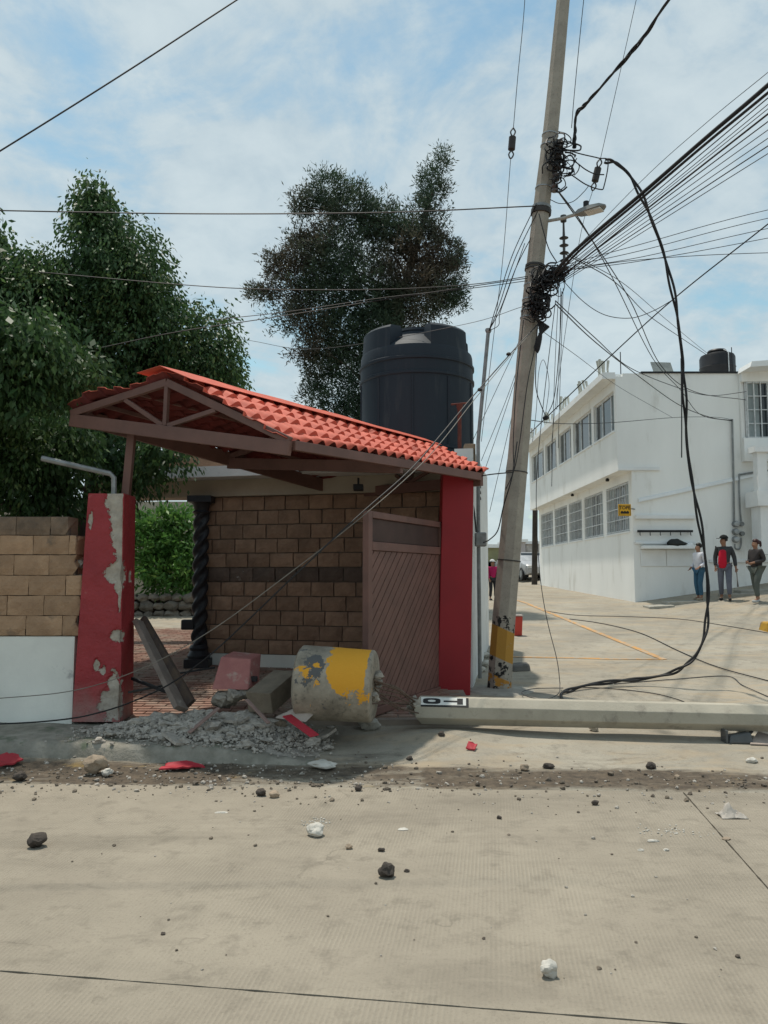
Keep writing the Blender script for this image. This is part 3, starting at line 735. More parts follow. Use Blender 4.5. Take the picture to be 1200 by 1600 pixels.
# electrical box, conduit and service mast on the street wall
p = SF+sdv*.15-sn*.02
mast = thing('service_mast', 'tall grey conduit mast with meter box on the white street wall', 'mast', (p.x, p.y, .3))
q = SF+sdv*.06-sn*.05
MB().tube([Vector((q.x+.01, q.y, .25)), Vector((q.x+.01, q.y, 2.4)), pix(747, 690, q.y), pix(763, 518, q.y)], .026, 8).build('conduit', M_grey, mast, smooth=True)
mbx = pix(751, 843, q.y-.05); MB().lathe((0, 0, 0), [(0, 0)], 3) 
MB().obox(mbx, ((1, 0, 0), (0, 1, 0), Z), (.075, .06, .095)).build('meter_box', M_grey, mast, bevel=.02)
MB().tube(spline([mbx+Vector((-.06, 0, .1)), mbx+Vector((-.08, 0, .35)), mbx+Vector((-.12, 0, .6))], 5), .012, 6).build('feed_cable', M_black, mast)
hp = pix(763, 517, q.y); MB().lathe(hp, [(.03, -.03), (.045, 0), (.04, .03), (.0, .04)], 8).build('weatherhead', M_grey, mast, smooth=True)
# rusty T-shaped vent pipe standing by the tank
rp = pix(718, 700, 10.6); tp = pix(718, 632, 10.6)
M_rust = mat('rusty_pipe', (.16, .05, .035), (.10, .035, .03), scale=14, bump=.3)
vp = MB().tube([(rp.x, rp.y, 3.1), tp], .028, 8); vp.tube([tp-Vector((.12, 0, .0)), tp+Vector((.1, 0, .02))], .014, 6); vp.tube([tp-Vector((0, 0, .1)), tp], [.028, .05], 8)
tag(vp.build('vent_pipe', M_rust, smooth=True), 'rusty T-topped pipe in front of the big black tank', 'pipe')

# rooftop wall far behind the slab
rw = MB(); p = pix(330, 730, 14)
rw.box((p.x-2.2, 14, 3.0), (p.x+1.0, 14.2, pix(330, 706, 14).z)); tag(rw.build('rooftop_wall', M_brickR), 'low brown wall on the house behind the canopy', 'wall')
MB().box((0,0,0),(1,1,1))

# ---- twisted black column with its base and capital
tcx, tcy = pix(311, 1000, 11.0).x, 11.0; tz0 = patz(11)
col = thing('twisted_column', 'black spiral column at the end of the stone block wall', 'column', (tcx, tcy, tz0))
vs = []; fs = []; n, m = 28, 90; zA, zB = tz0+.30, 2.5
for k in range(m+1):
    z = zA+(zB-zA)*k/m
    for i in range(n):
        a = 2*math.pi*i/n; r_ = .095+.022*math.cos(3*(a)-2*math.pi*(z-zA)/.30*1.0*3/2)
        vs.append((tcx+r_*math.cos(a), tcy+r_*math.sin(a), z))
fs = [(k*n+i, k*n+(i+1) % n, (k+1)*n+(i+1) % n, (k+1)*n+i) for k in range(m) for i in range(n)]
M_colb = mat('black_glossy_column', (.02, .02, .024), (.03, .03, .033), rough=.45, scale=6)
MB().add(vs, fs).build('shaft', M_colb, col, smooth=True, angle=80)
mb = MB(); mb.box((tcx-.17, tcy-.17, tz0-.02), (tcx+.17, tcy+.17, tz0+.12)); mb.lathe((tcx, tcy, tz0+.12), [(.15, 0), (.16, .04), (.14, .08), (.12, .11), (.135, .15), (.11, .19), (0, .19)], 24); mb.build('base', M_colb, col, smooth=True)
mb = MB(); mb.lathe((tcx, tcy, 2.48), [(.1, 0), (.13, .03), (.10, .06), (.12, .13), (.15, .17), (.0, .17)], 24); mb.box((tcx-.17, tcy-.17, 2.65), (tcx+.17, tcy+.17, 2.739)); mb.build('capital', M_colb, col, smooth=True)

# ---- slatted gate leaf standing open
G0, G1 = pix(688, 900, 9.45), pix(571, 900, 7.72); G0.z = G1.z = 0
gd = (G1-G0); GL = gd.length; gd.normalize(); gn = Vector((-gd.y, gd.x, 0)); gn = gn if gn.y < 0 else -gn
GZ0, GZ1 = .20, 2.26
gate = thing('gate_leaf', 'open brown gate leaf with diagonal slats beside the clean red pillar', 'gate', (G0.x, G0.y, .2))
def gp(u, z, off=0): return G0+gd*u+Z*z+gn*off
def rail(u0, u1, z0, z1, name, t=.035, m=M_brown, o=0):
    return MB().prism([gp(u0, z0, o-t), gp(u1, z0, o-t), gp(u1, z0, o+t), gp(u0, z0, o+t)], Z*(z1-z0)).build(name, m, gate, bevel=.006)
rail(0, .06, GZ0, GZ1, 'stile'); rail(GL-.09, GL, GZ0, GZ1, 'stile')
rail(.062, GL-.092, GZ1-.07, GZ1, 'top_rail'); rail(.062, GL-.092, 1.86, 1.95, 'middle_rail'); rail(.062, GL-.092, GZ0, GZ0+.08, 'bottom_rail')
rail(.062, GL-.092, 1.952, GZ1-.072, 'upper_panel', t=.008, m=mat('dark_brown_panel', (.07, .04, .033), rough=.6))
rail(.064, GL-.094, GZ0+.082, 1.858, 'backing', t=.004, m=mat('dark_brown_panel', (.07, .04, .033), rough=.6), o=-.012)
def clip(poly, ax, val, keep_less):
    out = []
    for i in range(len(poly)):
        a, b = poly[i], poly[(i+1) % len(poly)]
        ia = (a[ax] <= val) == keep_less; ib = (b[ax] <= val) == keep_less
        if ia: out.append(a)
        if ia != ib:
            t = (val-a[ax])/(b[ax]-a[ax]); out.append((a[0]+(b[0]-a[0])*t, a[1]+(b[1]-a[1])*t))
    return out
u0, u1, z0, z1 = .066, GL-.096, GZ0+.084, 1.855
pitch = .135; k = -30
while k < 40:
    s0, s1 = k*pitch, (k+1)*pitch-.016; k += 1      # slat: u + z between s0 and s1 (u runs to the left, so it climbs to the right)
    poly = [(s0-(-1), -1), (s1-(-1), -1), (s1-4, 4), (s0-4, 4)]
    for ax, val, less in ((0, u0, False), (0, u1, True), (1, z0, False), (1, z1, True)):
        poly = clip(poly, ax, val, less)
        if len(poly) < 3: break
    if len(poly) < 3: continue
    MB().prism([gp(u, z, .0) for u, z in poly], gn*(.016+random.uniform(-.002, .002))).build('slat', M_brown, gate)

# ---- steel framed canopy with tile-pattern roofing sheets
A = pix(255, 585, 7.4); B = pix(447, 684, 6.8); Cc = pix(667, 695, 10.5); E = pix(760, 741, 9.4); F = pix(105, 642, 7.9)
G = F+(Cc-A)*1.0; G.z = 2.85
can = thing('entrance_canopy', 'sagging canopy of red tile-pattern sheets on brown steel trusses', 'canopy', (-.9, 8.6, .2))
M_tile = mat('sunbleached_red_roof_sheet', (.60, .135, .085), (.49, .10, .064), scale=6, rough=.65, bump=.12, c3=(.36, .10, .07), c3scale=7, c3lo=.58, c3hi=.78, spec=.2)
def bil(P00, P10, P01, P11, s, t): return (P00*(1-s)+P10*s)*(1-t)+(P01*(1-s)+P11*s)*t
def slope(P00, P10, P01, P11, nsheet, nw, up_sign, sag):
    """P00 ridge near, P10 ridge far, P01 eave near, P11 eave far"""
    Lr = (P11-P01).length; Ls = (P01-P00).length
    nrm = ((P10-P00).cross(P01-P00)).normalized(); nrm = nrm if nrm.z > 0 else -nrm
    ncourse = 6
    for sh_ in range(nsheet):
        vs = []; fs = []; s0, s1 = sh_/nsheet, (sh_+1)/nsheet+.012
        nn = int(nw/nsheet*12)
        ts = []
        for c_ in range(ncourse):
            ts += [(c_/ncourse+.002, 0.0), (c_/ncourse+.07, .35), ((c_+.55)/ncourse, .8), ((c_+1)/ncourse-.002, 1.0)]
        for (t, lift) in ts:
            for i in range(nn+1):
                s = s0+(s1-s0)*i/nn
                ph = s*nw*2*math.pi
                p = bil(P00, P10, P01, P11, min(s, 1.0), t)
                wv = .5+.5*math.cos(ph); wv = wv**.8
                h = .036*wv+.040*lift*(.5+.5*wv)+.006*(sh_ % 2)
                h += sag(s, t)
                vs.append(p+nrm*h)
        n = nn+1
        fs = [(j*n+i, j*n+i+1, (j+1)*n+i+1, (j+1)*n+i) for j in range(len(ts)-1) for i in range(nn)]
        q_ = vs[0]; fn0 = (vs[fs[0][1]]-vs[fs[0][0]]).cross(vs[fs[0][2]]-vs[fs[0][0]])
        if fn0.dot(nrm) < 0: fs = [f_[::-1] for f_ in fs]
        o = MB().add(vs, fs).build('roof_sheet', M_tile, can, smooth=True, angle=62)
        o.data.materials.append(mat('shade_toned_sheet_underside', (.17, .035, .03), (.12, .028, .025), scale=5, rough=.8)); so = o.modifiers.new('thickness', 'SOLIDIFY'); so.thickness = .006; so.offset = -1; so.material_offset = 1  # underside gets a darker red: the shade under the canopy put into its colour
    return nrm
def sagf(s, t):
    return .03*mnoise.noise(Vector((s*3, t*2, 4)))-.07*math.exp(-((s)/.10)**2)*t*t-.03*math.sin(math.pi*s)*t
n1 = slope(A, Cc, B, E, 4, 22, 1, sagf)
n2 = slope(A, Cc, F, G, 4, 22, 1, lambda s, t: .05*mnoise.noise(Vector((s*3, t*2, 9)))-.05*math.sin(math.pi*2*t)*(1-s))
# ridge cap: a folded plate lying over both slopes
cap = MB(); vs = []; K = 24
for k in range(K+1):
    s = -.01+1.0*k/K; top = A.lerp(Cc, s)+Z*(.075+.012*mnoise.noise(Vector((s*6, 0, 0))))
    e1 = bil(A, Cc, B, E, s, .25+.01*mnoise.noise(Vector((s*9, 1, 0))))+n1*.092; e2 = bil(A, Cc, F, G, s, .22)+n2*.095
    vs += [e1, top, e2]
fs = [(3*k+j, 3*k+j+1, 3*k+j+4, 3*k+j+3) for k in range(K) for j in range(2)]
cp = cap.add(vs, fs).build('ridge_cap', M_tile, can); so = cp.modifiers.new('thickness', 'SOLIDIFY'); so.thickness = .005
# trusses
def cb(p, q, w, h, name): return MB().beam(p, q, w, h).build(name, M_brown, can, bevel=.004)
dn = -Z
def truss(Pe, Pl, Pp, full=True):
    e = Pe-Z*.09; l = Pl-Z*.09; pk = Pp-Z*.07; mid = l.lerp(e, (Vector((pk.x-l.x, pk.y-l.y)).length)/(Vector((e.x-l.x, e.y-l.y)).length))
    cb(l, e, .06, .13, 'tie_beam'); 
    cb(l+Z*.068, pk, .05, .075, 'rafter'); cb(e+Z*.068, pk, .05, .075, 'rafter')
    if full:
        md = mid+Z*.067
        cb(md, pk-Z*.04, .045, .045, 'king_post')
        cb(md+(e-l).normalized()*.03, pk.lerp(e+Z*.068, .42)-Z*.04, .04, .045, 'strut'); cb(md-(e-l).normalized()*.03, pk.lerp(l+Z*.068, .42)-Z*.04, .04, .045, 'strut')
ax = (Cc-A).normalized()
truss(B+ax*.05, F+ax*.05, A+ax*.05); truss(E-ax*.10, G-ax*.10, Cc-ax*.10); truss(B.lerp(E, .5), F.lerp(G, .5), A.lerp(Cc, .5), False)
cb(B-Z*.055+ax*.09+Z*.0, E-Z*.05-ax*.14, .05, .09, 'eave_beam'); cb(F-Z*.03+ax*.09, G-Z*.03-ax*.14, .05, .17, 'eave_beam')
# purlins under the sheets
for s_, (e0, e1) in ((0, (B, E)), (1, (F, G))):
    for t in (.35, .7): cb(A.lerp(e0, t)-Z*.035+ax*.1, Cc.lerp(e1, t)-Z*.035-ax*.15, .035, .04, 'purlin')
# canopy post on the battered pillar
pt = pix(206, 684, 7.86); pb = pix(197, 772, 7.86)
MB().beam(pb-Z*.02, pt+Z*.05, .075, .075, (0, 1, 0)).build('post', M_brown, can)
# bracket foot over the right pillar
MB().beam(pix(716, 748, 9.5), E-ax*.14-Z*.06, .06, .06).build('bracket', M_brown, can)
# bent galvanised pipe sticking out beside the battered pillar
bp_ = MB().tube([pix(178, 776, 7.75), pix(178, 746, 7.75), pix(172, 740, 7.74), pix(65, 716, 7.6)], .028, 8)
tag(bp_.build('bent_pipe', M_grey, smooth=True), 'bent grey metal pipe on top of the leaning red pillar', 'pipe')
# small lamp under the canopy
lp = MB(); c = pix(560, 762, 9.2); lp.obox(c, ((1, 0, 0), (0, 1, 0), Z), (.06, .09, .035)); lp.tube([c, c+Z*.12], .015, 6)
tag(lp.build('canopy_lamp', M_black, bevel=.01), 'small black lamp hanging under the red canopy', 'lamp')

# ---- big black water tank on the gatehouse roof
TX, TY, TR = pix(651, 600, 11.75).x, 11.75, .875; TZ = 3.13
M_tank = mat('black_polyethylene', (.013, .021, .031), (.019, .029, .040), scale=1.5, rough=.62, c3=(.055, .065, .07), c3scale=5, c3lo=.58, c3hi=.82, stretch=(1, 1, .12), spec=.3)
bt = thing('water_tank', 'big black ribbed water tank above the red canopy', 'water tank', (TX, TY, TZ))
prof = [(0, 0), (TR, 0), (TR, .04)]
def rib(z): return [(TR-.002, z-.03), (TR+.018, z-.018), (TR+.018, z+.018), (TR-.002, z+.03)]
for z in (.34, 1.42, 1.64): prof += rib(z)
prof += [(TR-.01, 1.80), (TR-.02, 1.84), (TR-.05, 1.86), (TR-.06, 1.88), (.36, 2.14), (.34, 2.19), (0, 2.19)]
MB().lathe((TX, TY, TZ), prof, 72).build('body', M_tank, bt, smooth=True, angle=35)
for k in range(4):
    a0_ = R(12+90*k); a1_ = R(60+90*k); n = 12; vs = []; fs = []
    ro, ri = TR-.022, .46
    for i in range(n+1):
        a = a0_+(a1_-a0_)*i/n; cs, sn_ = math.cos(a), math.sin(a)
        for r_, z in ((ro, 1.83), (ro-.015, 2.13), (ro-.05, 2.17), (ri+.05, 2.23), (ri, 2.15), (ri, 1.94)): vs.append((TX+r_*cs, TY+r_*sn_, TZ+z))
    for i in range(n):
        for j in range(5): fs.append((i*6+j, (i+1)*6+j, (i+1)*6+j+1, i*6+j+1))
    fs += [tuple(range(6)), tuple(n*6+j for j in range(6))[::-1]]
    MB().add(vs, fs).build('shoulder_lug', M_tank, bt, smooth=True, angle=35)
MB().lathe((TX, TY, TZ+2.19), [(.34, 0), (.35, .02), (.34, .06), (.2, .085), (0, .09)], 32).build('lid', M_tank, bt, smooth=True)
for k in range(10):
    a = 2*math.pi*k/10+.2; x, y = TX+(TR+.001)*math.cos(a), TY+(TR+.001)*math.sin(a)
    MB().box((x-.012, y-.012, TZ+.34), (x+.012, y+.012, TZ+1.37)).build('mould_seam', M_tank, bt)
# ================================================================== TREES
def leaf_material(name, cols, rough=.45, trans=.3):
    m = bpy.data.materials.new(name); m.use_nodes = True; N, L = m.node_tree.nodes, m.node_tree.links
    b = N['Principled BSDF']; b.inputs['Roughness'].default_value = rough; b.inputs['Specular IOR Level'].default_value = .35
    a = N.new('ShaderNodeAttribute'); a.attribute_name = 'tint'
    r = N.new('ShaderNodeValToRGB'); L.new(a.outputs['Fac'], r.inputs[0]); e = r.color_ramp.elements
    e[0].position = cols[0][0]; e[0].color = (*cols[0][1], 1); e[1].position = cols[-1][0]; e[1].color = (*cols[-1][1], 1)
    for p, c in cols[1:-1]: x = e.new(p); x.color = (*c, 1)
    L.new(r.outputs[0], b.inputs['Base Color'])
    t = N.new('ShaderNodeBsdfTranslucent'); L.new(r.outputs[0], t.inputs['Color'])
    mx = N.new('ShaderNodeMixShader'); mx.inputs[0].default_value = trans
    L.new(b.outputs[0], mx.inputs[1]); L.new(t.outputs[0], mx.inputs[2]); L.new(mx.outputs[0], N['Material Output'].inputs[0])
    return m
def leaves(name, C, Dv, ln, wd, tint, m, parent):
    """one quad blade per leaf, folded at random about its own axis"""
    n = len(C); rng = np.random.default_rng(3)
    Dv = Dv/np.linalg.norm(Dv, axis=1, keepdims=True)
    rv = rng.normal(size=(n, 3)); sdv_ = np.cross(Dv, rv); sdv_ /= np.linalg.norm(sdv_, axis=1, keepdims=True)+1e-9
    ln = ln[:, None]; wd = wd[:, None]
    nr = np.cross(sdv_, Dv)
    V = np.stack([C, C+Dv*ln*.45+sdv_*wd*.5+nr*wd*.12, C+Dv*ln, C+Dv*ln*.45-sdv_*wd*.5+nr*wd*.12], 1).reshape(-1, 3)
    me = bpy.data.meshes.new(name); me.vertices.add(4*n); me.vertices.foreach_set('co', V.astype(np.float32).ravel())
    me.loops.add(4*n); me.loops.foreach_set('vertex_index', np.arange(4*n, dtype=np.int32)); me.polygons.add(n)
    me.polygons.foreach_set('loop_start', np.arange(0, 4*n, 4, dtype=np.int32)); me.update(calc_edges=True)
    a = me.attributes.new('tint', 'FLOAT', 'POINT'); a.data.foreach_set('value', np.repeat(tint, 4).astype(np.float32))
    me.validate()
    return mkobj(name, me, m, parent)
def blobs_px(lst):
    out = []
    for px, py, rx, ry, D, rd in lst:
        c = pix(px, py, D); out.append((np.array(c), np.array([rx*D/1200, rd, ry*D/1200])))
    return out
def sample_crown(bl, n_clu, per, spread, shell, seed, rough=.22):
    rng = np.random.default_rng(seed)
    w = np.array([(r[0]*r[2]+r[0]*r[1]+r[1]*r[2]) for _, r in bl]); w /= w.sum()
    idx = rng.choice(len(bl), n_clu, p=w); d = rng.normal(size=(n_clu, 3)); d /= np.linalg.norm(d, axis=1, keepdims=True)
    rad = 1-np.abs(rng.normal(size=n_clu))*shell+rng.normal(size=n_clu)*.05
    bump = np.array([mnoise.noise(Vector((x[0]*2.6+i*3.1, x[1]*2.6, x[2]*2.6))) for x, i in zip(d, idx)])
    rad = np.clip(rad, .05, 1.15)*(1+rough*bump)
    cen = np.array([bl[i][0] for i in idx])+d*rad[:, None]*np.array([bl[i][1] for i in idx])
    C = np.repeat(cen, per, 0)+rng.normal(size=(n_clu*per, 3))*spread
    return cen, C, np.repeat(d, per, 0), np.repeat(rng.random(n_clu), per)
def limbs(trunk_pts, trunk_r, targets, m, parent, r0=.05, seed=1, name='trunk'):
    mb = MB(); rs = random.Random(seed)
    T = spline(trunk_pts, 6); k = len(T)
    mb.tube(T, [trunk_r*(1-.75*i/(k-1)) for i in range(k)], 9)
    tr = mb.build(name, m, parent, smooth=True)
    for tg in targets:
        tg = Vector(tg); i = min(range(k//4, k), key=lambda j: (T[j]-tg).length+abs(T[j].z-(tg.z-1.0))*.5)
        a = T[i]; mid = a.lerp(tg, .5)+Vector((rs.uniform(-.12, .12), rs.uniform(-.12, .12), rs.uniform(-.05, .2)))
        r_ = r0*(.5+.5*rs.random())
        MB().tube(spline([a, mid, tg], 5), [r_*(1-.8*j/10) for j in range(11)], 5).build('limb', m, parent, smooth=True)
M_bark = mat('dark_bark', (.075, .06, .048), (.05, .04, .032), scale=9, bump=.8, stretch=(1, 1, .3))

# weeping ficus beside the canopy
fic = thing('ficus_tree', 'large dense weeping tree hanging over the block wall and canopy', 'tree', (-4.6, 11.2, .3))
fb = blobs_px([(155, 355, 50, 58, 11, .55), (92, 445, 52, 42, 11, .7), (50, 455, 60, 40, 10.9, .7), (150, 320, 34, 30, 11, .4), (180, 420, 88, 80, 11.2, .9), (215, 470, 70, 70, 11.2, .9), (60, 500, 120, 95, 11, 1.2), (225, 560, 105, 105, 11.5, 1.2), (318, 555, 62, 80, 11.7, .8), (345, 590, 42, 50, 11.7, .5),
               (0, 425, 50, 30, 10.8, .6), (-20, 365, 22, 36, 10.8, .3), (-90, 520, 110, 120, 10.8, 1.1), (70, 620, 130, 110, 10.4, 1.1), (-80, 690, 100, 140, 10, 1.0), (170, 650, 110, 90, 11.3, 1.0), (55, 715, 72, 62, 9.1, .7), (20, 690, 90, 80, 9.2, .7), (110, 690, 45, 50, 8.9, .35), (255, 718, 46, 40, 9.75, .35), (190, 735, 50, 55, 10.2, .5), (60, 560, 150, 120, 11.4, 1.0), (-160, 470, 110, 160, 8.6, .9), (-190, 620, 120, 140, 7.8, .7), (-70, 590, 80, 90, 8.4, .6), (10, 625, 55, 45, 8.6, .4), (-40, 520, 80, 60, 7.7, .6), (50, 540, 70, 48, 7.9, .5), (-140, 540, 90, 80, 7.5, .6), (0, 600, 80, 60, 7.9, .5), (105, 590, 55, 45, 8.2, .4), (-250, 560, 100, 90, 7.4, .7), (60, 780, 80, 60, 9.6, .6)])
M_fic = leaf_material('dark_glossy_leaf', [(0, (.028, .064, .024)), (.5, (.06, .122, .042)), (.85, (.10, .172, .055)), (1, (.17, .22, .07))], .5, .38)
cen, C, d, tint = sample_crown(fb, 6000, 22, (.085, .085, .11), .30, 5)
rng = np.random.default_rng(8); n = len(C)
Dv = d*.55+rng.normal(size=(n, 3))*.42+np.array([0, 0, -1.0])
leaves('crown', C, Dv, rng.uniform(.055, .10, n), rng.uniform(.026, .044, n), np.clip(tint*.65+rng.random(n)*.35+rng.choice([0, .12], n, p=[.94, .06]), 0, 1), M_fic, fic)
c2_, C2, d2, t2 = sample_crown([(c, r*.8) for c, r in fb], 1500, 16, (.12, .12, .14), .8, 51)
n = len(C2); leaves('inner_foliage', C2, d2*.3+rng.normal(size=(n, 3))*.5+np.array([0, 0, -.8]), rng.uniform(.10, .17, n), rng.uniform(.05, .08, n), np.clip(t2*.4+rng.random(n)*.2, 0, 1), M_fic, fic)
limbs([(-4.55, 11.1, .2), (-4.5, 11.1, 1.4), (-4.3, 11.2, 2.8), (-4.2, 11.1, 4.3), (-4.15, 11.0, 6.2)], .17, [tuple(x) for x in cen[::190]], M_bark, fic, .05)
limbs([(-4.7, 11.3, .2), (-4.8, 11.3, 1.6), (-5.2, 10.6, 3.0), (-5.4, 9.6, 4.4)], .11, [], M_bark, fic)

# tall feathery tree behind the tank, partly browned
cas = thing('feathery_tree', 'tall feathery half-browned tree rising behind the big black tank', 'tree', (-.7, 20, .8))
cb_ = blobs_px([(690, 250, 13, 24, 20, .35), (676, 290, 24, 34, 20, .5), (662, 340, 34, 48, 20, .7), (668, 400, 52, 45, 20, 1), (690, 440, 38, 50, 20, .8), (705, 470, 24, 16, 20, .4), (712, 400, 16, 26, 20, .4),
                (510, 300, 38, 30, 20, .7), (470, 320, 26, 18, 20, .4), (545, 330, 55, 42, 20, .9), (590, 350, 40, 40, 20, .9), (620, 380, 40, 50, 20, .9), (480, 380, 40, 26, 20, .6), (520, 400, 80, 45, 20, 1.2), (450, 420, 42, 20, 20, .5), (430, 405, 22, 10, 20, .3),
                (470, 455, 60, 26, 20, .8), (410, 460, 34, 11, 20, .4), (560, 450, 95, 50, 20, 1.3), (640, 470, 60, 45, 20, 1.1), (480, 500, 56, 26, 20, .8), (545, 530, 70, 45, 20, 1.1), (600, 500, 60, 40, 20, 1.1), (495, 560, 40, 36, 20, .7), (545, 600, 60, 50, 20, .9), (490, 620, 24, 26, 20, .4), (560, 660, 70, 50, 20, .9)])
M_cas = leaf_material('feathery_leaf', [(0, (.032, .062, .038)), (.45, (.048, .080, .046)), (.66, (.065, .068, .046)), (.85, (.09, .072, .05)), (1, (.115, .085, .06))], .6, .36)
cen, C, d, tint = sample_crown(cb_, 3800, 26, (.085, .085, .085), .34, 15, .5)
n = len(C); Dv = d*.6+rng.normal(size=(n, 3))*.6+np.array([0, 0, .25])
bt_ = np.array([.5+.9*mnoise.noise(Vector((c[0]*.55, c[1]*.4, c[2]*.55+7))) for c in C[::26]]).repeat(26)
leaves('crown', C, Dv, rng.uniform(.08, .17, n), rng.uniform(.020, .036, n), np.clip(bt_*.8+tint*.25+rng.random(n)*.12-.06, 0, 1), M_cas, cas)
limbs([(-.75, 20, .6), (-.75, 20, 3), (-.6, 20, 5.2), (-.2, 20.1, 7.2), (.6, 20, 9.5), (1.3, 20, 12)], .24, [tuple(x) for x in cen[::75]], M_bark, cas, .06)

# sunlit shrub in the garden, seen through the gateway
shb = thing('garden_shrub', 'bright green leafy shrub seen through the gateway behind the stone edging', 'shrub', (-5.0, 17.9, .7))
sb = blobs_px([(250, 860, 40, 55, 18.2, .7), (285, 850, 40, 60, 18.3, .7), (225, 850, 30, 50, 18.3, .6), (265, 900, 60, 40, 18.1, .6), (300, 890, 30, 50, 18.2, .6), (180, 850, 50, 70, 18.5, .8), (260, 820, 35, 25, 18.4, .5)])
M_shr = leaf_material('bright_shrub_leaf', [(0, (.05, .13, .03)), (.6, (.10, .23, .05)), (1, (.2, .33, .08))], .4, .35)
cen, C, d, tint = sample_crown(sb, 480, 18, (.08, .08, .08), .35, 25)
n = len(C); Dv = d*.9+rng.normal(size=(n, 3))*.5+np.array([0, 0, -.25])
leaves('foliage', C, Dv, rng.uniform(.12, .22, n), rng.uniform(.045, .075, n), np.clip(tint*.5+rng.random(n)*.5, 0, 1), M_shr, shb)
limbs([(-5.0, 18.2, .5), (-4.95, 18.2, 1.2), (-4.9, 18.2, 2.0)], .05, [tuple(x) for x in cen[::40]], M_bark, shb, .02, name='stem')
# dry stone edging at the far end of the patio, stone by stone
ew = thing('garden_edging', 'low dry-stone edging at the far end of the patio', 'wall', (-4.8, 17.5, .65))
sd = 0
M_fs2 = mat('grey_garden_stone', (.20, .18, .15), (.12, .105, .085), scale=6, bump=.7, rand=.25)
for r_ in range(3):
    x = -7.2+r_*.1
    while x < -3.2:
        s_ = random.uniform(.11, .17); sd += 1
        o = MB().stone((0, 0, 0), s_, 2, .3, (1.15, .8, .72)).build('stone', M_fs2, None); o.location = (x+s_, 17.62+random.uniform(-.03, .03), patz(17.6)+.08+r_*.19); attach(o, ew); x += s_*2.05
MB().box((-7.4, 17.72, .4), (-3.0, 17.9, patz(17.6)+.52)).build('earth_backing', mat('dark_garden_soil', (.06, .05, .04), bump=.5), ew)
# house wall closing the garden behind the shrub
gw = MB().box((-11, 20.6, .5), (-2.2, 20.8, 3.6)); tag(gw.build('garden_wall', M_lintel), 'beige garden wall behind the bright green shrub', 'wall')
# ================================================================== UTILITY POLES
def banded_pole_mat():
    m = bpy.data.materials.new('painted_pole_concrete'); m.use_nodes = True; N, L = m.node_tree.nodes, m.node_tree.links
    b = N['Principled BSDF']; b.inputs['Roughness'].default_value = .85; b.inputs['Specular IOR Level'].default_value = .2
    g = N.new('ShaderNodeNewGeometry'); sp = N.new('ShaderNodeSeparateXYZ'); L.new(g.outputs['Position'], sp.inputs[0])
    def nz(s, d=8, r=.65):
        n = N.new('ShaderNodeTexNoise'); n.inputs['Scale'].default_value = s; n.inputs['Detail'].default_value = d; n.inputs['Roughness'].default_value = r; L.new(g.outputs['Position'], n.inputs['Vector']); return n.outputs['Fac']
    def mt(op, a, bb):
        n = N.new('ShaderNodeMath'); n.operation = op
        for i, x in enumerate((a, bb)):
            if isinstance(x, (int, float)): n.inputs[i].default_value = x
            else: L.new(x, n.inputs[i])
        return n.outputs[0]
    def mr(x, a, bb, lo=0., hi=1.):
        n = N.new('ShaderNodeMapRange'); n.inputs[1].default_value = a; n.inputs[2].default_value = bb; n.inputs[3].default_value = lo; n.inputs[4].default_value = hi; L.new(x, n.inputs[0]); return n.outputs[0]
    def mixc(f, A, B):
        n = N.new('ShaderNodeMix'); n.data_type = 'RGBA'; L.new(f, n.inputs['Factor'])
        for k, x in (('A', A), ('B', B)):
            if isinstance(x, tuple): n.inputs[k].default_value = (*x, 1)
            else: L.new(x, n.inputs[k])
        return n.outputs['Result']
    col = mixc(mr(nz(5), .36, .66), (.36, .325, .27), (.28, .25, .21)); col = mixc(mr(nz(40, 4), .58, .75), col, (.2, .18, .15))
    zz = mt('ADD', sp.outputs[2], mt('MULTIPLY', sp.outputs[0], .45))          # slanted stripes (x is near 1.55)
    zz = mt('SUBTRACT', zz, .70)
    def band(lo, hi): return mt('MULTIPLY', mr(zz, lo, lo+.01), mr(zz, hi, hi-.01))
    flake = nz(11, 9, .7)
    blk = mt('MULTIPLY', mt('MULTIPLY', mr(sp.outputs[2], 1.12, 1.11), mr(sp.outputs[2], .2, .21)), mr(flake, .545, .565))
    yel = mt('MULTIPLY', band(.52, .92), mr(nz(7, 8, .7), .66, .63))
    col = mixc(blk, col, (.022, .021, .02)); col = mixc(yel, col, (.40, .215, .045))
    yel2 = mt('MULTIPLY', band(.17, .30), mr(nz(9, 8, .7), .5, .48)); col = mixc(yel2, col, (.42, .2, .04))
    L.new(col, b.inputs['Base Color'])
    bp = N.new('ShaderNodeBump'); bp.inputs['Strength'].default_value = .4; bp.inputs['Distance'].default_value = .01; L.new(nz(35), bp.inputs['Height']); L.new(bp.outputs[0], b.inputs['Normal'])
    return m
PD = 9.75
axis_px = [(779.5, 1085), (781, 1065), (788, 960), (809, 720), (827, 505), (845.6, 330), (861, 200), (880, 0), (893, -140)]
def pole_x(py):
    for (xa, ya), (xb, yb) in zip(axis_px, axis_px[1:]):
        if yb <= py: return xa+(xb-xa)*(ya-py)/(ya-yb)
    return axis_px[-1][0]
def polep(py, dx=0, D=PD): return pix(pole_x(py)+dx, py, D)
pole = thing('utility_pole', 'tall leaning concrete pole with chipped black and yellow paint at its foot', 'utility pole', polep(1072))
ptsP = spline([pix(x, y, PD) for x, y in axis_px], 5); nP = len(ptsP)
def prad(z): return .160-.0072*z
MB().tube(ptsP, [prad(p.z) for p in ptsP], 8, ph=R(10)).build('shaft', banded_pole_mat(), pole)
M_band = mat('steel_strap', (.35, .36, .36), rough=.4, metal=.6, scale=10); M_dkband = mat('dark_steel_clamp', (.05, .045, .042), rough=.6)
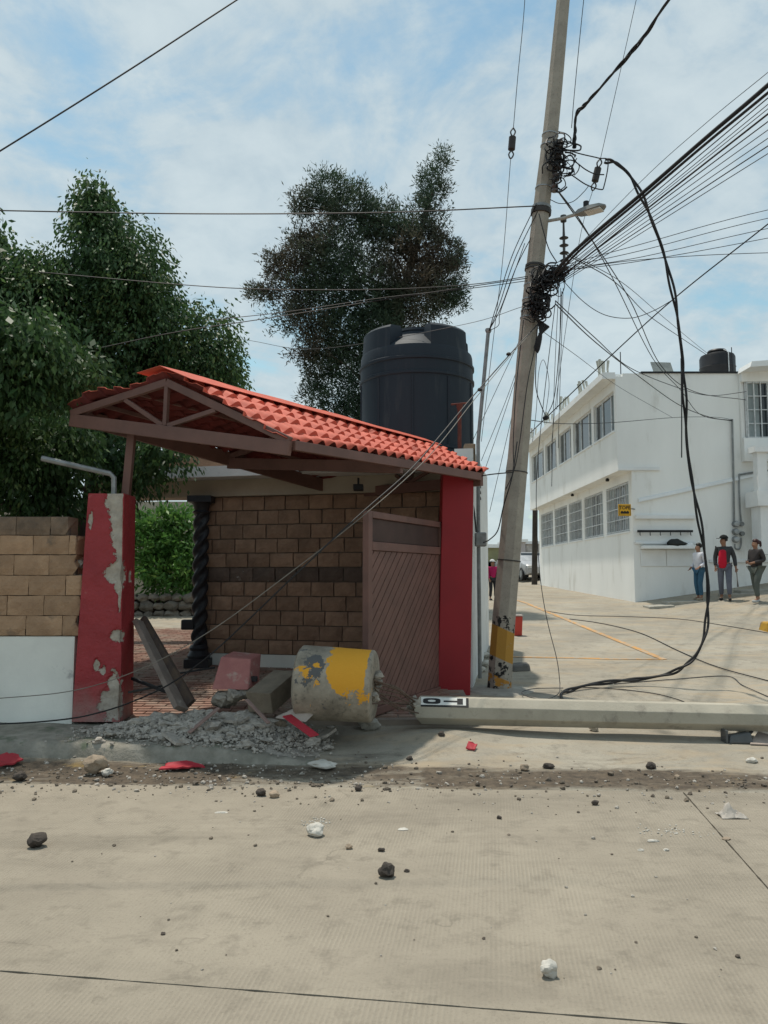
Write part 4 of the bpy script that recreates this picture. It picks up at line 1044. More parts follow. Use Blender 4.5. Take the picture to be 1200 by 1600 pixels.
def collar(py, h, m, name, grow=.012, seg=20):
    c = polep(py); d = (polep(py-10)-polep(py+10)).normalized(); r_ = prad(c.z)+grow
    return MB().tube([c-d*h/2, c+d*h/2], r_, seg).build(name, m, pole, smooth=True)
for py in (212, 229, 295, 498, 470, 487, 447): collar(py, .014, M_band, 'strap', .004)
collar(332, .06, M_dkband, 'clamp', .02); collar(325, .035, M_grey, 'clamp', .012); collar(417, .03, M_dkband, 'clamp'); collar(422, .02, M_dkband, 'clamp', .015)
collar(876, .014, M_dkband, 'strap', .002); collar(738, .012, M_dkband, 'strap', .002)
# secondary rack with spool insulators on the right of the shaft
rk = MB(); M_rack = mat('rack_steel', (.10, .10, .10), rough=.6, metal=.3)
rk.beam(polep(300, 14, 9.62), polep(218, 14, 9.62), .05, .02, (0, 1, 0)); rack = rk.build('insulator_rack', M_rack, pole)
for py in (226, 243, 260, 277, 294):
    c = polep(py, 17, 9.56); MB().lathe(c, [(.0, -.05), (.045, -.045), (.045, -.02), (.025, 0), (.045, .02), (.045, .045), (0, .05)], 12).build('spool', mat('brown_porcelain', (.10, .085, .08), rough=.3), rack, smooth=True)
# ground pad at the foot
pd = polep(1072); MB().lathe((pd.x, pd.y, gz(pd.x, pd.y)-.04), [(.5, 0), (.42, .05), (.2, .075), (0, .075)], 14).build('footing_pad', M_conc, pole)

# street lamp arm fixed to the pole
lamp = thing('street_lamp', 'street lamp on a short arm reaching right from the leaning pole', 'street lamp', polep(345))
MB().tube([polep(346, 8), pix(880, 341, 9.5), pix(906, 333, 9.35)], .022, 8).build('arm', mat('pale_lamp_arm', (.42, .42, .38), rough=.5), lamp, smooth=True)
c0, c1 = pix(900, 334, 9.38), pix(946, 321, 9.15); d = (c1-c0).normalized(); sdx = d.cross(Z).normalized(); upx = sdx.cross(d)
MB().add([c0+d*L*t+sdx*w*a+upx*h*b for (t, w, h) in ((0, .03, .03), (.12, .06, .05), (.5, .1, .05), (.85, .09, .035), (1, .03, .015)) for (a, b) in ((-1, -.6), (1, -.6), (.8, .6), (0, 1), (-.8, .6)) for L in ((c1-c0).length,)],
         [(i*5+j, i*5+(j+1) % 5, (i+1)*5+(j+1) % 5, (i+1)*5+j) for i in range(4) for j in range(5)]+[(4, 3, 2, 1, 0), (20, 21, 22, 23, 24)]).build('head', mat('grey_lamp_housing', (.22, .23, .22), rough=.5), lamp, smooth=True)
lm = c0.lerp(c1, .62)-upx*.034; MB().obox(lm, (d, sdx, upx), (.1, .07, .008)).build('lens', mat('frosted_lens', (.6, .6, .55), rough=.3), lamp)
pc_ = c0.lerp(c1, .35)+upx*.06; MB().tube([pc_, pc_+upx*.06], .035, 10).build('photocell', M_black, lamp, smooth=True)

# strain insulators on the guy wires
def strain(px0, py0, px1, py1, D, label):
    a, b = pix(px0, py0, D), pix(px1, py1, D); t = thing('strain_insulator', label, 'insulator', b)
    MB().tube([a.lerp(b, .28), a.lerp(b, .3), a.lerp(b, .7), a.lerp(b, .72)], [.02, .045, .045, .02], 12).build('core', M_dkband, t, smooth=True)
    for q0, q1 in ((.0, .27), (.73, 1)):
        p0, p1 = a.lerp(b, q0), a.lerp(b, q1); MB().tube(spline([p0, p0.lerp(p1, .5)+Vector((.03, 0, 0)), p1, p0.lerp(p1, .5)-Vector((.03, 0, 0)), p0], 4), .01, 5).build('clevis', M_rack, t)
strain(802, 200, 798, 248, 9.3, 'dark insulator on the thin wire left of the pole')
strain(938, 248, 926, 298, 9.6, 'dark insulator on the wire above the street lamp')
c = pix(881, 372, 9.6); t = thing('post_insulator', 'stacked disc insulator hanging beside the pole under the street lamp', 'insulator', c)
pr_ = [(.012, -.45)]
for k in range(5): z = -.42+k*.1; pr_ += [(.018, z), (.06, z+.02), (.018, z+.045)]
MB().lathe(c, pr_+[(.015, .1), (.012, .25), (0, .25)], 12).build('disc_stack', M_rack, t, smooth=True)
MB().tube([c+Z*.22, c+Z*.3], .04, 8).build('cap', M_rack, t)

# ---------------------------------------------------------------- cables
M_cable = mat('black_cable_sheath', (.016, .016, .017), (.024, .024, .025), rough=.6, scale=6)
M_thin = mat('grey_wire', (.05, .05, .052), rough=.5, scale=6); M_pale = mat('pale_wire', (.22, .20, .17), rough=.6)
def cable(label, pts, r=.007, m=None, group=None, seg=8, n=5, name='cable'):
    o = MB().tube(spline([pix(*p) for p in pts], seg), r, n).build(name, m or M_cable, smooth=True)
    tag(o, label, 'cable', group); return o
cable('single black cable crossing the upper left corner of the sky', [(-260, 395, 5.0), (0, 236, 5.2), (190, 117, 5.4), (370, 0, 5.6), (600, -150, 5.9)], .006)
cable('long level cable from the pole collar across both trees', [(-260, 324, 9.0), (0, 329, 9.1), (300, 334, 9.3), (600, 332, 9.5), (836, 322, 9.65)], .0085)
cable('uppermost of the four cables running left from the pole tangle', [(60, 425, 9.2), (285, 445, 9.3), (420, 452, 9.4), (600, 452, 9.5), (740, 444, 9.6), (836, 430, 9.7)], .006)
cable('cable running left from the tangle, lowest where it crosses the ficus', [(150, 545, 9.2), (275, 519, 9.3), (420, 497, 9.4), (600, 468, 9.5), (740, 447, 9.6), (836, 433, 9.7)], .006)
cable('thin cable from the tangle sagging just above the tank', [(330, 500, 9.3), (450, 487, 9.4), (600, 465, 9.5), (740, 450, 9.6), (836, 437, 9.7)], .005)
cable('faint thin wire from the left tree to the pole above the tank', [(280, 512, 14), (390, 532, 13), (500, 545, 12), (720, 508, 10.6), (820, 478, 9.9)], .004, M_thin)
# bundle to the upper right
ORD = ('first', 'second', 'third', 'fourth', 'fifth', 'sixth', 'seventh', 'eighth')
gB = 'aerial cables fanning to the upper right'
cable('thickest black cable of the fan rising to the upper right', [(852, 442, 9.6), (900, 390, 9.1), (1000, 305, 8.2), (1100, 218, 7.4), (1200, 133, 6.6), (1400, -45, 5.4)], .021, n=8)
cable('second thick cable hugging the thickest one in the fan', [(856, 446, 9.6), (905, 392, 9.1), (1000, 312, 8.2), (1100, 227, 7.4), (1200, 145, 6.6), (1400, -22, 5.4)], .014, n=6)
cable('fine wire lying alone above the thick fan of cables', [(860, 430, 9.7), (1000, 285, 8.6), (1100, 195, 7.6), (1200, 113, 6.7), (1400, -50, 5.4)], .0035, M_thin)
cable('fairly thick cable in the middle of the fan to the upper right', [(868, 440, 9.6), (1000, 335, 8.3), (1200, 178, 6.6), (1400, 20, 5.4)], .0095)
for k, (y0, y1) in enumerate(((432, 153), (436, 163), (437, 170), (438, 190), (440, 203), (442, 216), (444, 228), (446, 240))):
    cable(ORD[k]+' thin cable, counted from the top, in the fan rising upper right', [(864+k, y0, 9.6), (1000, y0+(y1-y0)*.43+8, 8.3), (1200, y1, 6.6), (1400, y1+(y1-y0)*.6, 5.4)], .0042+.0015*(k % 3 == 0), group=gB)
gC = 'nearly level wires going right from the tangle'
for k, (ym, y1) in enumerate(((378, 328), (388, 341), (398, 357), (404, 372))):
    cable(ORD[k]+' wire from the top of the flatter set going right from the tangle', [(868, 418+k*2, 9.7), (1000, ym+4, 10), (1200, y1, 10.5), (1500, y1-60, 11)], .005, group=gC)
cable('lowest and almost level wire going right from the tangle', [(868, 425, 9.7), (1000, 406, 10), (1200, 395, 10.5), (1500, 392, 11)], .005)
# long diagonal with its splice
cable('long diagonal cable from behind the pole up to the right edge', [(800, 705, 11), (825, 680, 11), (853, 653, 11), (950, 560, 10), (1055, 465, 9), (1200, 350, 8), (1400, 190, 6.9)], .0075)
sp_ = MB().stone(pix(853, 653, 10.96), .045, 2, .2); tag(sp_.build('cable_splice', M_cable), 'black splice lump on the diagonal cable right of the pole', 'splice')
cable('loop dropping from the tangle to the splice on its left side', [(842, 520, 9.8), (838, 560, 10), (838, 610, 10.5), (853, 652, 10.95)], .007)
cable('loop dropping from the tangle to the splice on its right side', [(878, 455, 9.8), (874, 540, 10), (866, 620, 10.6), (853, 652, 10.95)], .006)
cable('thin arching loop standing over the splice', [(852, 650, 10.95), (858, 600, 10.7), (850, 563, 10.5), (842, 580, 10.3), (838, 640, 10.2), (832, 690, 10.1)], .004, M_thin)
# towards the white building
cable('cable sagging from the tangle to the conduit on the white building', [(868, 475, 9.9), (925, 530, 12), (985, 578, 15), (1060, 632, 18), (1110, 652, 20), (1144, 657, 20.7)], .009)
cable('cable from the tangle to the barred window, upper of two', [(868, 470, 9.9), (930, 528, 12), (985, 575, 15), (1060, 606, 18), (1110, 618, 19), (1166, 612, 20.55)], .008)
cable('cable from the street lamp down to the barred window', [(862, 285, 9.8), (925, 375, 11.5), (985, 470, 14), (1032, 570, 16.5), (1085, 612, 18.5), (1166, 625, 20.55)], .009)
cable('cable crossing the lamp arm and dropping to the roof of the white building', [(866, 290, 9.8), (910, 350, 11), (960, 440, 13), (1020, 560, 16), (1064, 610, 18.5), (1095, 648, 20), (1144, 658, 20.7)], .008)
cable('cable ending at the small tank on the white roof', [(880, 395, 10), (960, 440, 13), (1010, 490, 16), (1060, 525, 19), (1105, 555, 22)], .008)
cable('fine wire ending beside the small tank on the white roof', [(882, 393, 10), (970, 440, 13), (1030, 490, 17), (1090, 540, 21), (1112, 557, 22)], .006, M_thin)
cable('slack cable dipping right of the pole and rising to the diagonal', [(872, 430, 9.8), (910, 470, 9.8), (945, 492, 9.7), (985, 497, 9.5), (1020, 486, 9.3), (1052, 468, 9.1)], .005)
cable('level wire from the pole across the face of the white building', [(818, 655, 9.8), (880, 662, 11.5), (960, 660, 14), (1060, 652, 18), (1120, 652, 20), (1144, 656, 20.7)], .006)
cable('fine wire sloping across the upper wall of the white building', [(830, 505, 9.9), (900, 555, 13), (968, 605, 18), (1050, 652, 20.6)], .005, M_thin)
# left of the pole
gL = 'drop wires slanting from the pole to the service mast'
for k, (xa, ya, xm) in enumerate(((838, 318, 800), (840, 330, 804), (846, 342, 809))):
    cable(('leftmost', 'middle', 'rightmost')[k]+' drop wire slanting from the pole to the service mast', [(xa, ya, 9.65), (xm, 400+6*k, 9.8), (775+4*k, 480, 10), (764, 517, 10.25)], .006, group=gL)
cable('curly slack tail at the top of the service mast', [(820, 380, 9.7), (795, 450, 9.9), (781, 490, 10.1), (779, 508, 10.2), (764, 517, 10.25)], .005)
cable('thin vertical wire through the insulator left of the pole', [(826, -150, 9), (820, 0, 9.1), (809, 120, 9.2), (802, 202, 9.3)], .0045, M_thin)
cable('thin wire below the left insulator dropping towards the gatehouse', [(798, 247, 9.3), (786, 400, 9.6), (772, 520, 9.9), (752, 690, 10.3)], .004, M_thin)
cable('fine wire descending through the insulator above the lamp', [(1012, -90, 9), (994, 0, 9.2), (965, 130, 9.4), (938, 249, 9.6)], .004, M_thin)
cable('short fine wire below the insulator above the lamp', [(926, 298, 9.6), (912, 345, 9.6), (898, 420, 9.7), (872, 600, 10), (862, 690, 10.1)], .0035, M_thin)
cable('wire falling from the top of the frame right beside the pole', [(926, -120, 9.5), (912, 0, 9.55), (898, 140, 9.6), (893, 200, 9.65)], .005)
gW = 'wires fanning down behind the leaning pole'
for k, (x0, y0, xm, ym, x1, y1) in enumerate(((836, 480, 775, 610, 738, 690), (838, 490, 790, 640, 745, 770), (840, 470, 800, 600, 752, 720), (836, 500, 800, 650, 765, 800), (830, 515, 808, 620, 790, 740))):
    cable(ORD[k]+' wire from the left of those fanning down behind the leaning pole', [(x0, y0, 9.95), (xm, ym, 10.2), (x1, y1, 10.6)], .004, M_thin, gW)
cable('dark cable leaving the pole for the meter box on the white wall', [(808, 690, 9.55), (800, 745, 9.5), (787, 790, 9.6), (778, 828, 9.8), (765, 843, 9.95), (755, 848, 10.1)], .008)
gP = 'cables strapped down the face of the leaning pole'
cable('cable strapped down the face of the leaning pole, right one', [(846, 455, 9.57), (836, 540, 9.57), (824, 600, 9.57), (812, 690, 9.56), (803, 735, 9.56), (790, 765, 9.57)], .006)
cable('cable strapped down the face of the leaning pole, left one', [(818, 500, 9.57), (807, 600, 9.57), (802, 690, 9.57), (803, 732, 9.56)], .006)
cable('black cable from the canopy corner to the leaning pole', [(735, 748, 9.3), (762, 742, 9.3), (790, 739, 9.5), (800, 738, 9.6)], .008)
# long slack pair over the gateway
cable('thick slack cable from the pole past the canopy to the sidewalk', [(842, 505, 9.55), (800, 550, 9.2), (740, 618, 8.8), (690, 678, 8.3), (640, 735, 7.8), (560, 806, 7.2), (470, 890, 6.95), (395, 962, 6.95), (330, 1022, 7.05), (270, 1066, 7.2), (215, 1093, 7.35), (160, 1112, 7.45), (100, 1124, 7.5), (0, 1131, 7.5), (-200, 1135, 7.5)], .0075)
cable('thin pale wire beside the slack cable, ending low on the white base', [(838, 512, 9.55), (800, 553, 9.3), (740, 626, 8.9), (690, 690, 8.4), (645, 738, 7.9), (560, 812, 7.3), (440, 905, 7.05), (330, 985, 7.05), (225, 1043, 7.2), (120, 1078, 7.35), (0, 1091, 7.5), (-150, 1100, 7.5)], .0045, M_pale)
for px, py, lb in ((795, 553, 'upper of the two black clips on the slack cable'), (750, 609, 'lower of the two black clips on the slack cable')):
    tag(MB().stone(pix(px, py, 9.15 if px > 760 else 8.85), .03, 2, .2).build('cable_clip', M_cable), lb, 'clip')
# fallen thick cable looping down to the street
def twisted(label, pts, r, tw, strands=2, m=None):
    P = spline([pix(*p) for p in pts], 14); mb = MB(); n = len(P)
    for s in range(strands):
        Q = []
        for i, p in enumerate(P):
            d = (P[min(i+1, n-1)]-P[max(i-1, 0)]).normalized(); x = d.cross(Vector((0, 1, .1))).normalized(); y = d.cross(x); a = tw*i+2*math.pi*s/strands
            k = .55+.45*math.sin(i*.21+s)
            Q.append(p+(x*math.cos(a)+y*math.sin(a))*r*.95*k)
        mb.tube(Q, r*.62, 6)
    return tag(mb.build('cable', m or M_cable, smooth=True), label, 'cable')
twisted('thick torn cable hanging in a long curve down to the street', [(945, 251, 9.6), (965, 256, 9.6), (990, 283, 9.6), (1015, 335, 9.6), (1038, 400, 9.7), (1056, 480, 9.7), (1066, 560, 9.8), (1070, 630, 9.8), (1076, 720, 9.9), (1092, 810, 9.9), (1104, 890, 9.9), (1105, 960, 9.9), (1095, 1010, 9.8), (1070, 1040, 9.8), (1035, 1055, 9.9), (985, 1062, 9.95), (930, 1068, 9.85), (893, 1077, 9.6), (877, 1085, 9.35), (880, 1094, 9.0), (887, 1099, 8.6)], .026, .2)
twisted('thick twisted cable dropping from the top edge to the pole', [(1110, -70, 7.2), (1048, -4, 7.8), (1005, 58, 8.3), (960, 112, 8.8), (920, 158, 9.2), (901, 178, 9.4), (898, 205, 9.5), (897, 232, 9.55)], .02, .33, 3)
cable('loose cable loop between the spool rack and the right insulator', [(880, 232, 9.6), (905, 240, 9.5), (935, 247, 9.5), (950, 252, 9.5), (944, 290, 9.5), (938, 296, 9.5), (915, 288, 9.5), (890, 272, 9.55), (876, 272, 9.6)], .008)
cable('loose middle cable of the loops right of the spool rack', [(878, 252, 9.6), (895, 251, 9.5), (915, 265, 9.5), (930, 272, 9.5), (944, 273, 9.5)], .008)
cable('slack arc under the spool rack touching the lamp bracket', [(860, 312, 9.6), (875, 318, 9.5), (895, 315, 9.5), (912, 300, 9.5), (920, 290, 9.5)], .005)
cable('cable hanging from the pole collar to the tangle below', [(842, 334, 9.55), (850, 365, 9.5), (858, 390, 9.5), (870, 410, 9.55)], .007)
gV = 'fine wires hanging straight from the tangle'
for k, (x0, x1, y1, yb) in enumerate(((876, 874, 560, 640), (880, 876, 570, 700), (873, 866, 600, 760))):
    cable(('shortest', 'middle', 'longest')[k]+' of the three fine wires hanging straight down from the tangle', [(x0, 450, 9.7), (x1, y1, 9.7), (x1-4, yb, 9.7)], .004, M_thin, gV)
cable('fine wire hanging from the tangle down to the street beside the pole', [(868, 470, 9.7), (848, 640, 9.7), (838, 760, 9.7), (842, 880, 9.7), (853, 960, 9.7), (870, 1030, 9.7), (875, 1068, 9.7)], .005, M_thin)
cable('short dark cable end hanging against the thick fallen cable', [(1064, 560, 9.75), (1065, 640, 9.75), (1065, 715, 9.75)], .008)
cable('thin wire lying in a loop on the street behind the fallen pole', [(875, 1068, 9.75), (873, 1083, 9.3), (855, 1092, 9.0), (830, 1090, 9.05), (815, 1082, 9.3), (835, 1076, 9.5), (880, 1075, 9.55)], .005, M_thin)
def on_ground(pts, h=.012): return [(p.x, p.y, zs(p.x, p.y)+h) for p in (gnd(*q) for q in pts)]
def gcable(label, pts, r, m=None):
    P = spline(on_ground(pts), 8); P = [Vector((p.x, p.y, max(p.z, zs(p.x, p.y)+r*.8))) for p in P]
    return tag(MB().tube(P, r, 5).build('cable', m or M_cable, smooth=True), label, 'cable')
gcable('thin black cable lying across the street towards the right edge', [(890, 968), (940, 975), (1000, 990), (1060, 1018), (1120, 1043), (1200, 1065), (1280, 1085)], .008)
gcable('black wire on the street from the wall foot to the people', [(850, 955), (900, 962), (970, 964), (1060, 968), (1130, 978), (1200, 990)], .007)
gcable('wire lying on the street just behind the fallen pole', [(900, 1075), (960, 1078), (1020, 1085), (1060, 1095), (1075, 1102)], .006)
gcable('curved wire on the street near the right end of the fallen pole', [(960, 1070), (1050, 1063), (1135, 1058), (1160, 1072), (1200, 1090)], .006, M_thin)
# tangles
def tangle(label, boxes, n, seed):
    rs = random.Random(seed); mb = MB()
    for k in range(n):
        (x0, y0, x1, y1) = rs.choice(boxes); cx, cy = rs.uniform(x0, x1), rs.uniform(y0, y1)
        P = []; a = rs.uniform(0, 6.3); ra = rs.uniform(5, 17); rb = rs.uniform(4, 15); turn = rs.uniform(2.5, 6.5)
        for i in range(7): P.append(pix(cx+ra*math.cos(a+turn*i/6)+rs.uniform(-2, 2), cy+rb*math.sin(a+turn*i/6)+rs.uniform(-2, 2), 9.56+rs.uniform(-.12, .06)))
        mb.tube(spline(P, 4), rs.choice((.005, .007, .009, .011)), 5)
    return tag(mb.build('cable_tangle', M_cable, smooth=True), label, 'cable tangle')
tangle('dense lower tangle of black cables strapped to the leaning pole', [(838, 425, 874, 450), (832, 445, 862, 475), (830, 470, 850, 495), (852, 420, 880, 440)], 120, 3)
tangle('upper tangle of looped cables beside the spool rack', [(866, 222, 892, 270), (862, 215, 880, 290)], 40, 4)
sl = MB()
for k in range(6): 
    P = [pix(842+3*k, 500+k*2, 9.6), pix(845-k*.5, 525, 9.58), pix(840-k, 552-k, 9.6)]; sl.tube(spline(P, 5), [.02]*10+[.006], 6)
tag(sl.build('cable_bundle', M_cable, smooth=True), 'black bunch of cable ends hanging on the right of the pole', 'cable bundle')

# far dark pole at the end of the white building
fp = pix(833, 918, 34.5); fpo = MB().tube([(fp.x, 34.2, 1.1), (fp.x+.12, 34.2, 5.9)], [.13, .11], 10)
tag(fpo.build('utility_pole', mat('dark_wood_pole', (.06, .05, .04), (.04, .035, .03), bump=.4), smooth=True), 'dark far pole at the end of the white building', 'utility pole')

# ================================================================== FALLEN POLE AND ITS FOOTING
M_fpole = mat('smooth_cast_concrete', (.42, .385, .31), (.36, .33, .265), scale=3, rough=.85, bump=.25, bscale=40, c3=(.25, .225, .185), c3scale=7, c3lo=.56, c3hi=.74)
a, b = pix(652, 1109, 7.68), pix(1330, 1124.5, 7.30)
u = (b-a).normalized(); fpz = thing('fallen_pole', 'grey octagonal concrete pole lying across the street', 'utility pole', (3, 7.5, .1))
side = u.cross(Z).normalized(); upv = side.cross(u)
rA, rB = .140, .128
vs = []; fs = []; n = 8; K = 12
for k in range(K+1):
    c = a.lerp(b, k/K); r_ = rA+(rB-rA)*k/K
    for i in range(n):
        t_ = R(22.5+45*i); p = c+(side*math.cos(t_)+upv*math.sin(t_))*r_
        if k == 0: p += u*random.uniform(-.06, .05)
        vs.append(p)
fs = [(k*n+i, k*n+(i+1) % n, (k+1)*n+(i+1) % n, (k+1)*n+i) for k in range(K) for i in range(n)]+[tuple(range(n))[::-1], tuple(K*n+i for i in range(n))]
MB().add(vs, fs).build('shaft', M_fpole, fpz, bevel=.006)
for k in range(9):
    c = a-u*random.uniform(-.02, .05)+side*random.uniform(-.09, .09)+upv*random.uniform(-.1, .09); MB().stone(c, random.uniform(.03, .065), 2, .5).build('broken_end', M_rawconc, fpz)
# stencilled plate: facet facing the camera and up
fn_ = (-upv*0+Vector((0, 0, 0)))
nf = None; best = -9
for i in range(8):
    t_ = R(45*i); dirn = (side*math.cos(t_)+upv*math.sin(t_)); sc_ = dirn.dot(Vector((0, -.75, .66)))
    if sc_ > best: best = sc_; nf = dirn
e2 = (upv-nf*upv.dot(nf)).normalized(); ap = math.cos(R(22.5)); fw = 2*rA*math.sin(R(22.5))
M_platew = mat('white_stencil_paint', (.74, .74, .70), (.66, .66, .62), scale=9, rough=.7); M_plateb = mat('black_stencil_paint', (.018, .018, .018), (.03, .03, .03), rough=.7)
def fpt(uu, vv, off): return a+u*(uu+.06)+nf*(rA*ap+off)+e2*vv*fw
def decal(u0, u1, v0, v1, off, m, name): return MB().prism([fpt(u0, v0, off-.004), fpt(u1, v0, off-.004), fpt(u1, v1, off-.004), fpt(u0, v1, off-.004)], nf*.004).build(name, m, fpz)
decal(-.02, .44, -.5, .5, .003, M_plateb, 'number_plate'); decal(-.02, .415, -.32, .5, .0055, M_platew, 'number_plate')
ring = [fpt(.085+.085*math.copysign(abs(math.cos(t_))**.55, math.cos(t_)), .08+.30*math.copysign(abs(math.sin(t_))**.55, math.sin(t_)), .004) for t_ in [2*math.pi*i/28 for i in range(28)]]
MB().prism(ring, nf*.004).build('letter', M_plateb, fpz)
ring = [fpt(.085+.038*math.cos(t_), .08+.11*math.sin(t_), .0085) for t_ in [2*math.pi*i/20 for i in range(20)]]
MB().prism(ring, nf*.002).build('letter', M_platew, fpz)
decal(.20, .33, -.0, .16, .008, M_plateb, 'letter'); decal(.33, .385, -.24, .40, .008, M_plateb, 'letter')

# cylindrical footing torn out of the ground
def footing_mat():
    m = bpy.data.materials.new('footing_concrete_yellow_paint'); m.use_nodes = True; N, L = m.node_tree.nodes, m.node_tree.links
    bs = N['Principled BSDF']; bs.inputs['Roughness'].default_value = .8
    g = N.new('ShaderNodeNewGeometry')
    def nz(s, d=9, r=.68):
        nn = N.new('ShaderNodeTexNoise'); nn.inputs['Scale'].default_value = s; nn.inputs['Detail'].default_value = d; nn.inputs['Roughness'].default_value = r; L.new(g.outputs['Position'], nn.inputs['Vector']); return nn.outputs['Fac']
    def mr(x, lo, hi, o0=0., o1=1.):
        nn = N.new('ShaderNodeMapRange'); nn.inputs[1].default_value = lo; nn.inputs[2].default_value = hi; nn.inputs[3].default_value = o0; nn.inputs[4].default_value = o1; L.new(x, nn.inputs[0]); return nn.outputs[0]
    def mixc(f, A, B):
        nn = N.new('ShaderNodeMix'); nn.data_type = 'RGBA'; L.new(f, nn.inputs['Factor'])
        for k, x in (('A', A), ('B', B)):
            if isinstance(x, tuple): nn.inputs[k].default_value = (*x, 1)
            else: L.new(x, nn.inputs[k])
        return nn.outputs['Result']
    col = mixc(mr(nz(5), .35, .65), (.37, .325, .255), (.20, .175, .135)); col = mixc(mr(nz(13), .54, .68), col, (.13, .115, .09))
    def att(nm, thr, amp, s):
        at = N.new('ShaderNodeAttribute'); at.attribute_name = nm
        ad = N.new('ShaderNodeMath'); ad.operation = 'ADD'; L.new(at.outputs['Fac'], ad.inputs[0]); L.new(mr(nz(s), .25, .75, -amp, amp), ad.inputs[1]); return mr(ad.outputs[0], thr, thr+.03)
    col = mixc(att('darkp', .5, .8, 6), col, (.10, .10, .098))
    col = mixc(att('yellow', .5, .7, 11), col, (.70, .33, .022))
    L.new(col, bs.inputs['Base Color'])
    bp = N.new('ShaderNodeBump'); bp.inputs['Strength'].default_value = .6; bp.inputs['Distance'].default_value = .015; L.new(nz(24), bp.inputs['Height']); L.new(bp.outputs[0], bs.inputs['Normal'])
    return m
fc = pix(527, 1069, 7.22); FA = Vector((math.cos(R(9)), -math.sin(R(9)), -.03)).normalized(); FS = FA.cross(Z).normalized(); FU = FS.cross(FA)
foot = thing('pole_footing', 'uprooted concrete footing drum with flaking yellow paint', 'footing', (fc.x, fc.y, .1))
vs = []; fs = []; yel = []; drk = []; n = 56; hl = .35; prf = [(-hl, 0.0), (-hl-.01, .2), (-hl, .32), (-hl+.02, .342)]+[(-hl+.03+t*(2*hl-.05), .342-.015*t) for t in np.linspace(0, 1, 30)]+[(hl-.01, .32), (hl, .30), (hl+.005, .2), (hl-.02, 0.0)]
for s_, r_ in prf:
    for i in range(n):
        t_ = 2*math.pi*i/n; dv = FS*math.cos(t_)+FU*math.sin(t_)
        rr = r_*(1+.012*mnoise.noise(Vector((s_*4, math.cos(t_)*2, math.sin(t_)*2)))+(.02*mnoise.noise(Vector((s_*12, math.cos(t_)*6, math.sin(t_)*6))) if abs(s_) > hl-.03 else 0))
        vs.append(fc+FA*s_+dv*rr)
        hgt = math.sin(t_); front = dv.y < .3
        yv = 1.25*sst(-.12, .06, s_)*sst(.335, .29, s_)*sst(-.3, .35, hgt) if front else 0
        if front and s_ < -.06: yv = .34*sst(-.36, -.28, s_)*sst(-.06, -.10, s_)*sst(-.1, .1, hgt)*sst(.85, .6, hgt)
        if front and s_ > .1 and hgt < 0: yv = max(yv, .40*sst(-.55, -.35, hgt))
        yel.append(yv); drk.append(.85*sst(-.38, -.22, s_)*sst(-.03, -.10, s_)*sst(-.3, .2, hgt)*sst(1.0, .6, hgt) if front else 0)
fs = [(k*n+i, (k+1)*n+i, (k+1)*n+(i+1) % n, k*n+(i+1) % n) for k in range(len(prf)-1) for i in range(n)]
me = bpy.data.meshes.new('drum'); me.from_pydata(vs, [], fs); me.update()
me.polygons.foreach_set('use_smooth', [True]*len(fs)); me.set_sharp_from_angle(angle=R(45))
for nm, dat in (('yellow', yel), ('darkp', drk)):
    at = me.attributes.new(nm, 'FLOAT', 'POINT'); at.data.foreach_set('value', dat)
mkobj('drum', me, footing_mat(), foot)
for k in range(8):
    c = fc+FA*(hl+.02)+FS*random.uniform(-.11, .11)+FU*random.uniform(-.12, .1); MB().stone(c, random.uniform(.025, .05), 2, .45).build('broken_core', M_rawconc, foot)
M_rebar = mat('rusty_rebar', (.14, .10, .075), (.10, .07, .05), rough=.8, scale=20, bump=.3)
for k in range(9):
    p0 = fc+FA*hl+FS*random.uniform(-.12, .12)+FU*random.uniform(-.14, .1); p1 = a+side*random.uniform(-.1, .1)+upv*random.uniform(-.1, .1)+u*.05
    md = p0.lerp(p1, .5)+Vector((random.uniform(-.02, .02), random.uniform(-.05, .05), random.uniform(-.07, .1)))
    MB().tube(spline([p0, md, p1], 6), .0065, 5).build('rebar', M_rebar, foot)
# ================================================================== RUBBLE AND DEBRIS
M_rub = mat('pale_rubble', (.45, .41, .355), (.31, .282, .245), scale=22, bump=.6, bscale=30)
def pileh(x, y):
    c = gnd(330, 1130); 
    h = (.17+.07*mnoise.noise(Vector((x*3, y*3, 1))))*math.exp(-((x+1.45)/.62)**2-((y-7.4)/.34)**2)+.08*math.exp(-((x+2.3)/.5)**2-((y-7.35)/.3)**2)+.07*math.exp(-((x+.85)/.35)**2-((y-7.1)/.3)**2)
    return h
def baseh(x, y):
    k = .155-.012*(x+3.6)-.09*sst(-1.55, -.6, x); e = 6.96-.09*(x+3.6)
    return max(zs(x, y), k if (y > e and x < -.6) else -1)
px_ = list(np.arange(-3.1, -.4, .05)); py_ = list(np.arange(6.8, 8.05, .05))
pg = grid_obj('rubble_mound', px_, py_, lambda x, y: baseh(x, y)+pileh(x, y)-.035+.02*mnoise.noise(Vector((x*6, y*6, 0))), M_rub)
struct(pg, 'stuff', 'grey mound of crushed concrete at the foot of the leaning pillar')
mb = MB(); k = 0
while k < 7000:
    x = random.gauss(-1.65, .62); y = random.gauss(7.28, .32)
    if not (-3.0 < x < -.45 and 6.72 < y < 8.0): continue
    h = pileh(x, y); k += 1
    if h < .03 and random.random() < .75: continue
    r_ = .004+abs(random.gauss(0, .008))+(.02*random.random() if random.random() < .05 else 0); mb.stone((x, y, baseh(x, y)+h-.012+r_*.3), r_, 1, .5)
for k in range(70):
    x = random.gauss(-1.5, .6); y = random.gauss(7.3, .28)
    if -2.7 < x < -.5 and 6.85 < y < 8:
        r_ = random.uniform(.025, .075); mb.stone((x, y, baseh(x, y)+pileh(x, y)+r_*.1), r_, 2, .6, (1.2, .9, random.uniform(.4, .9)))
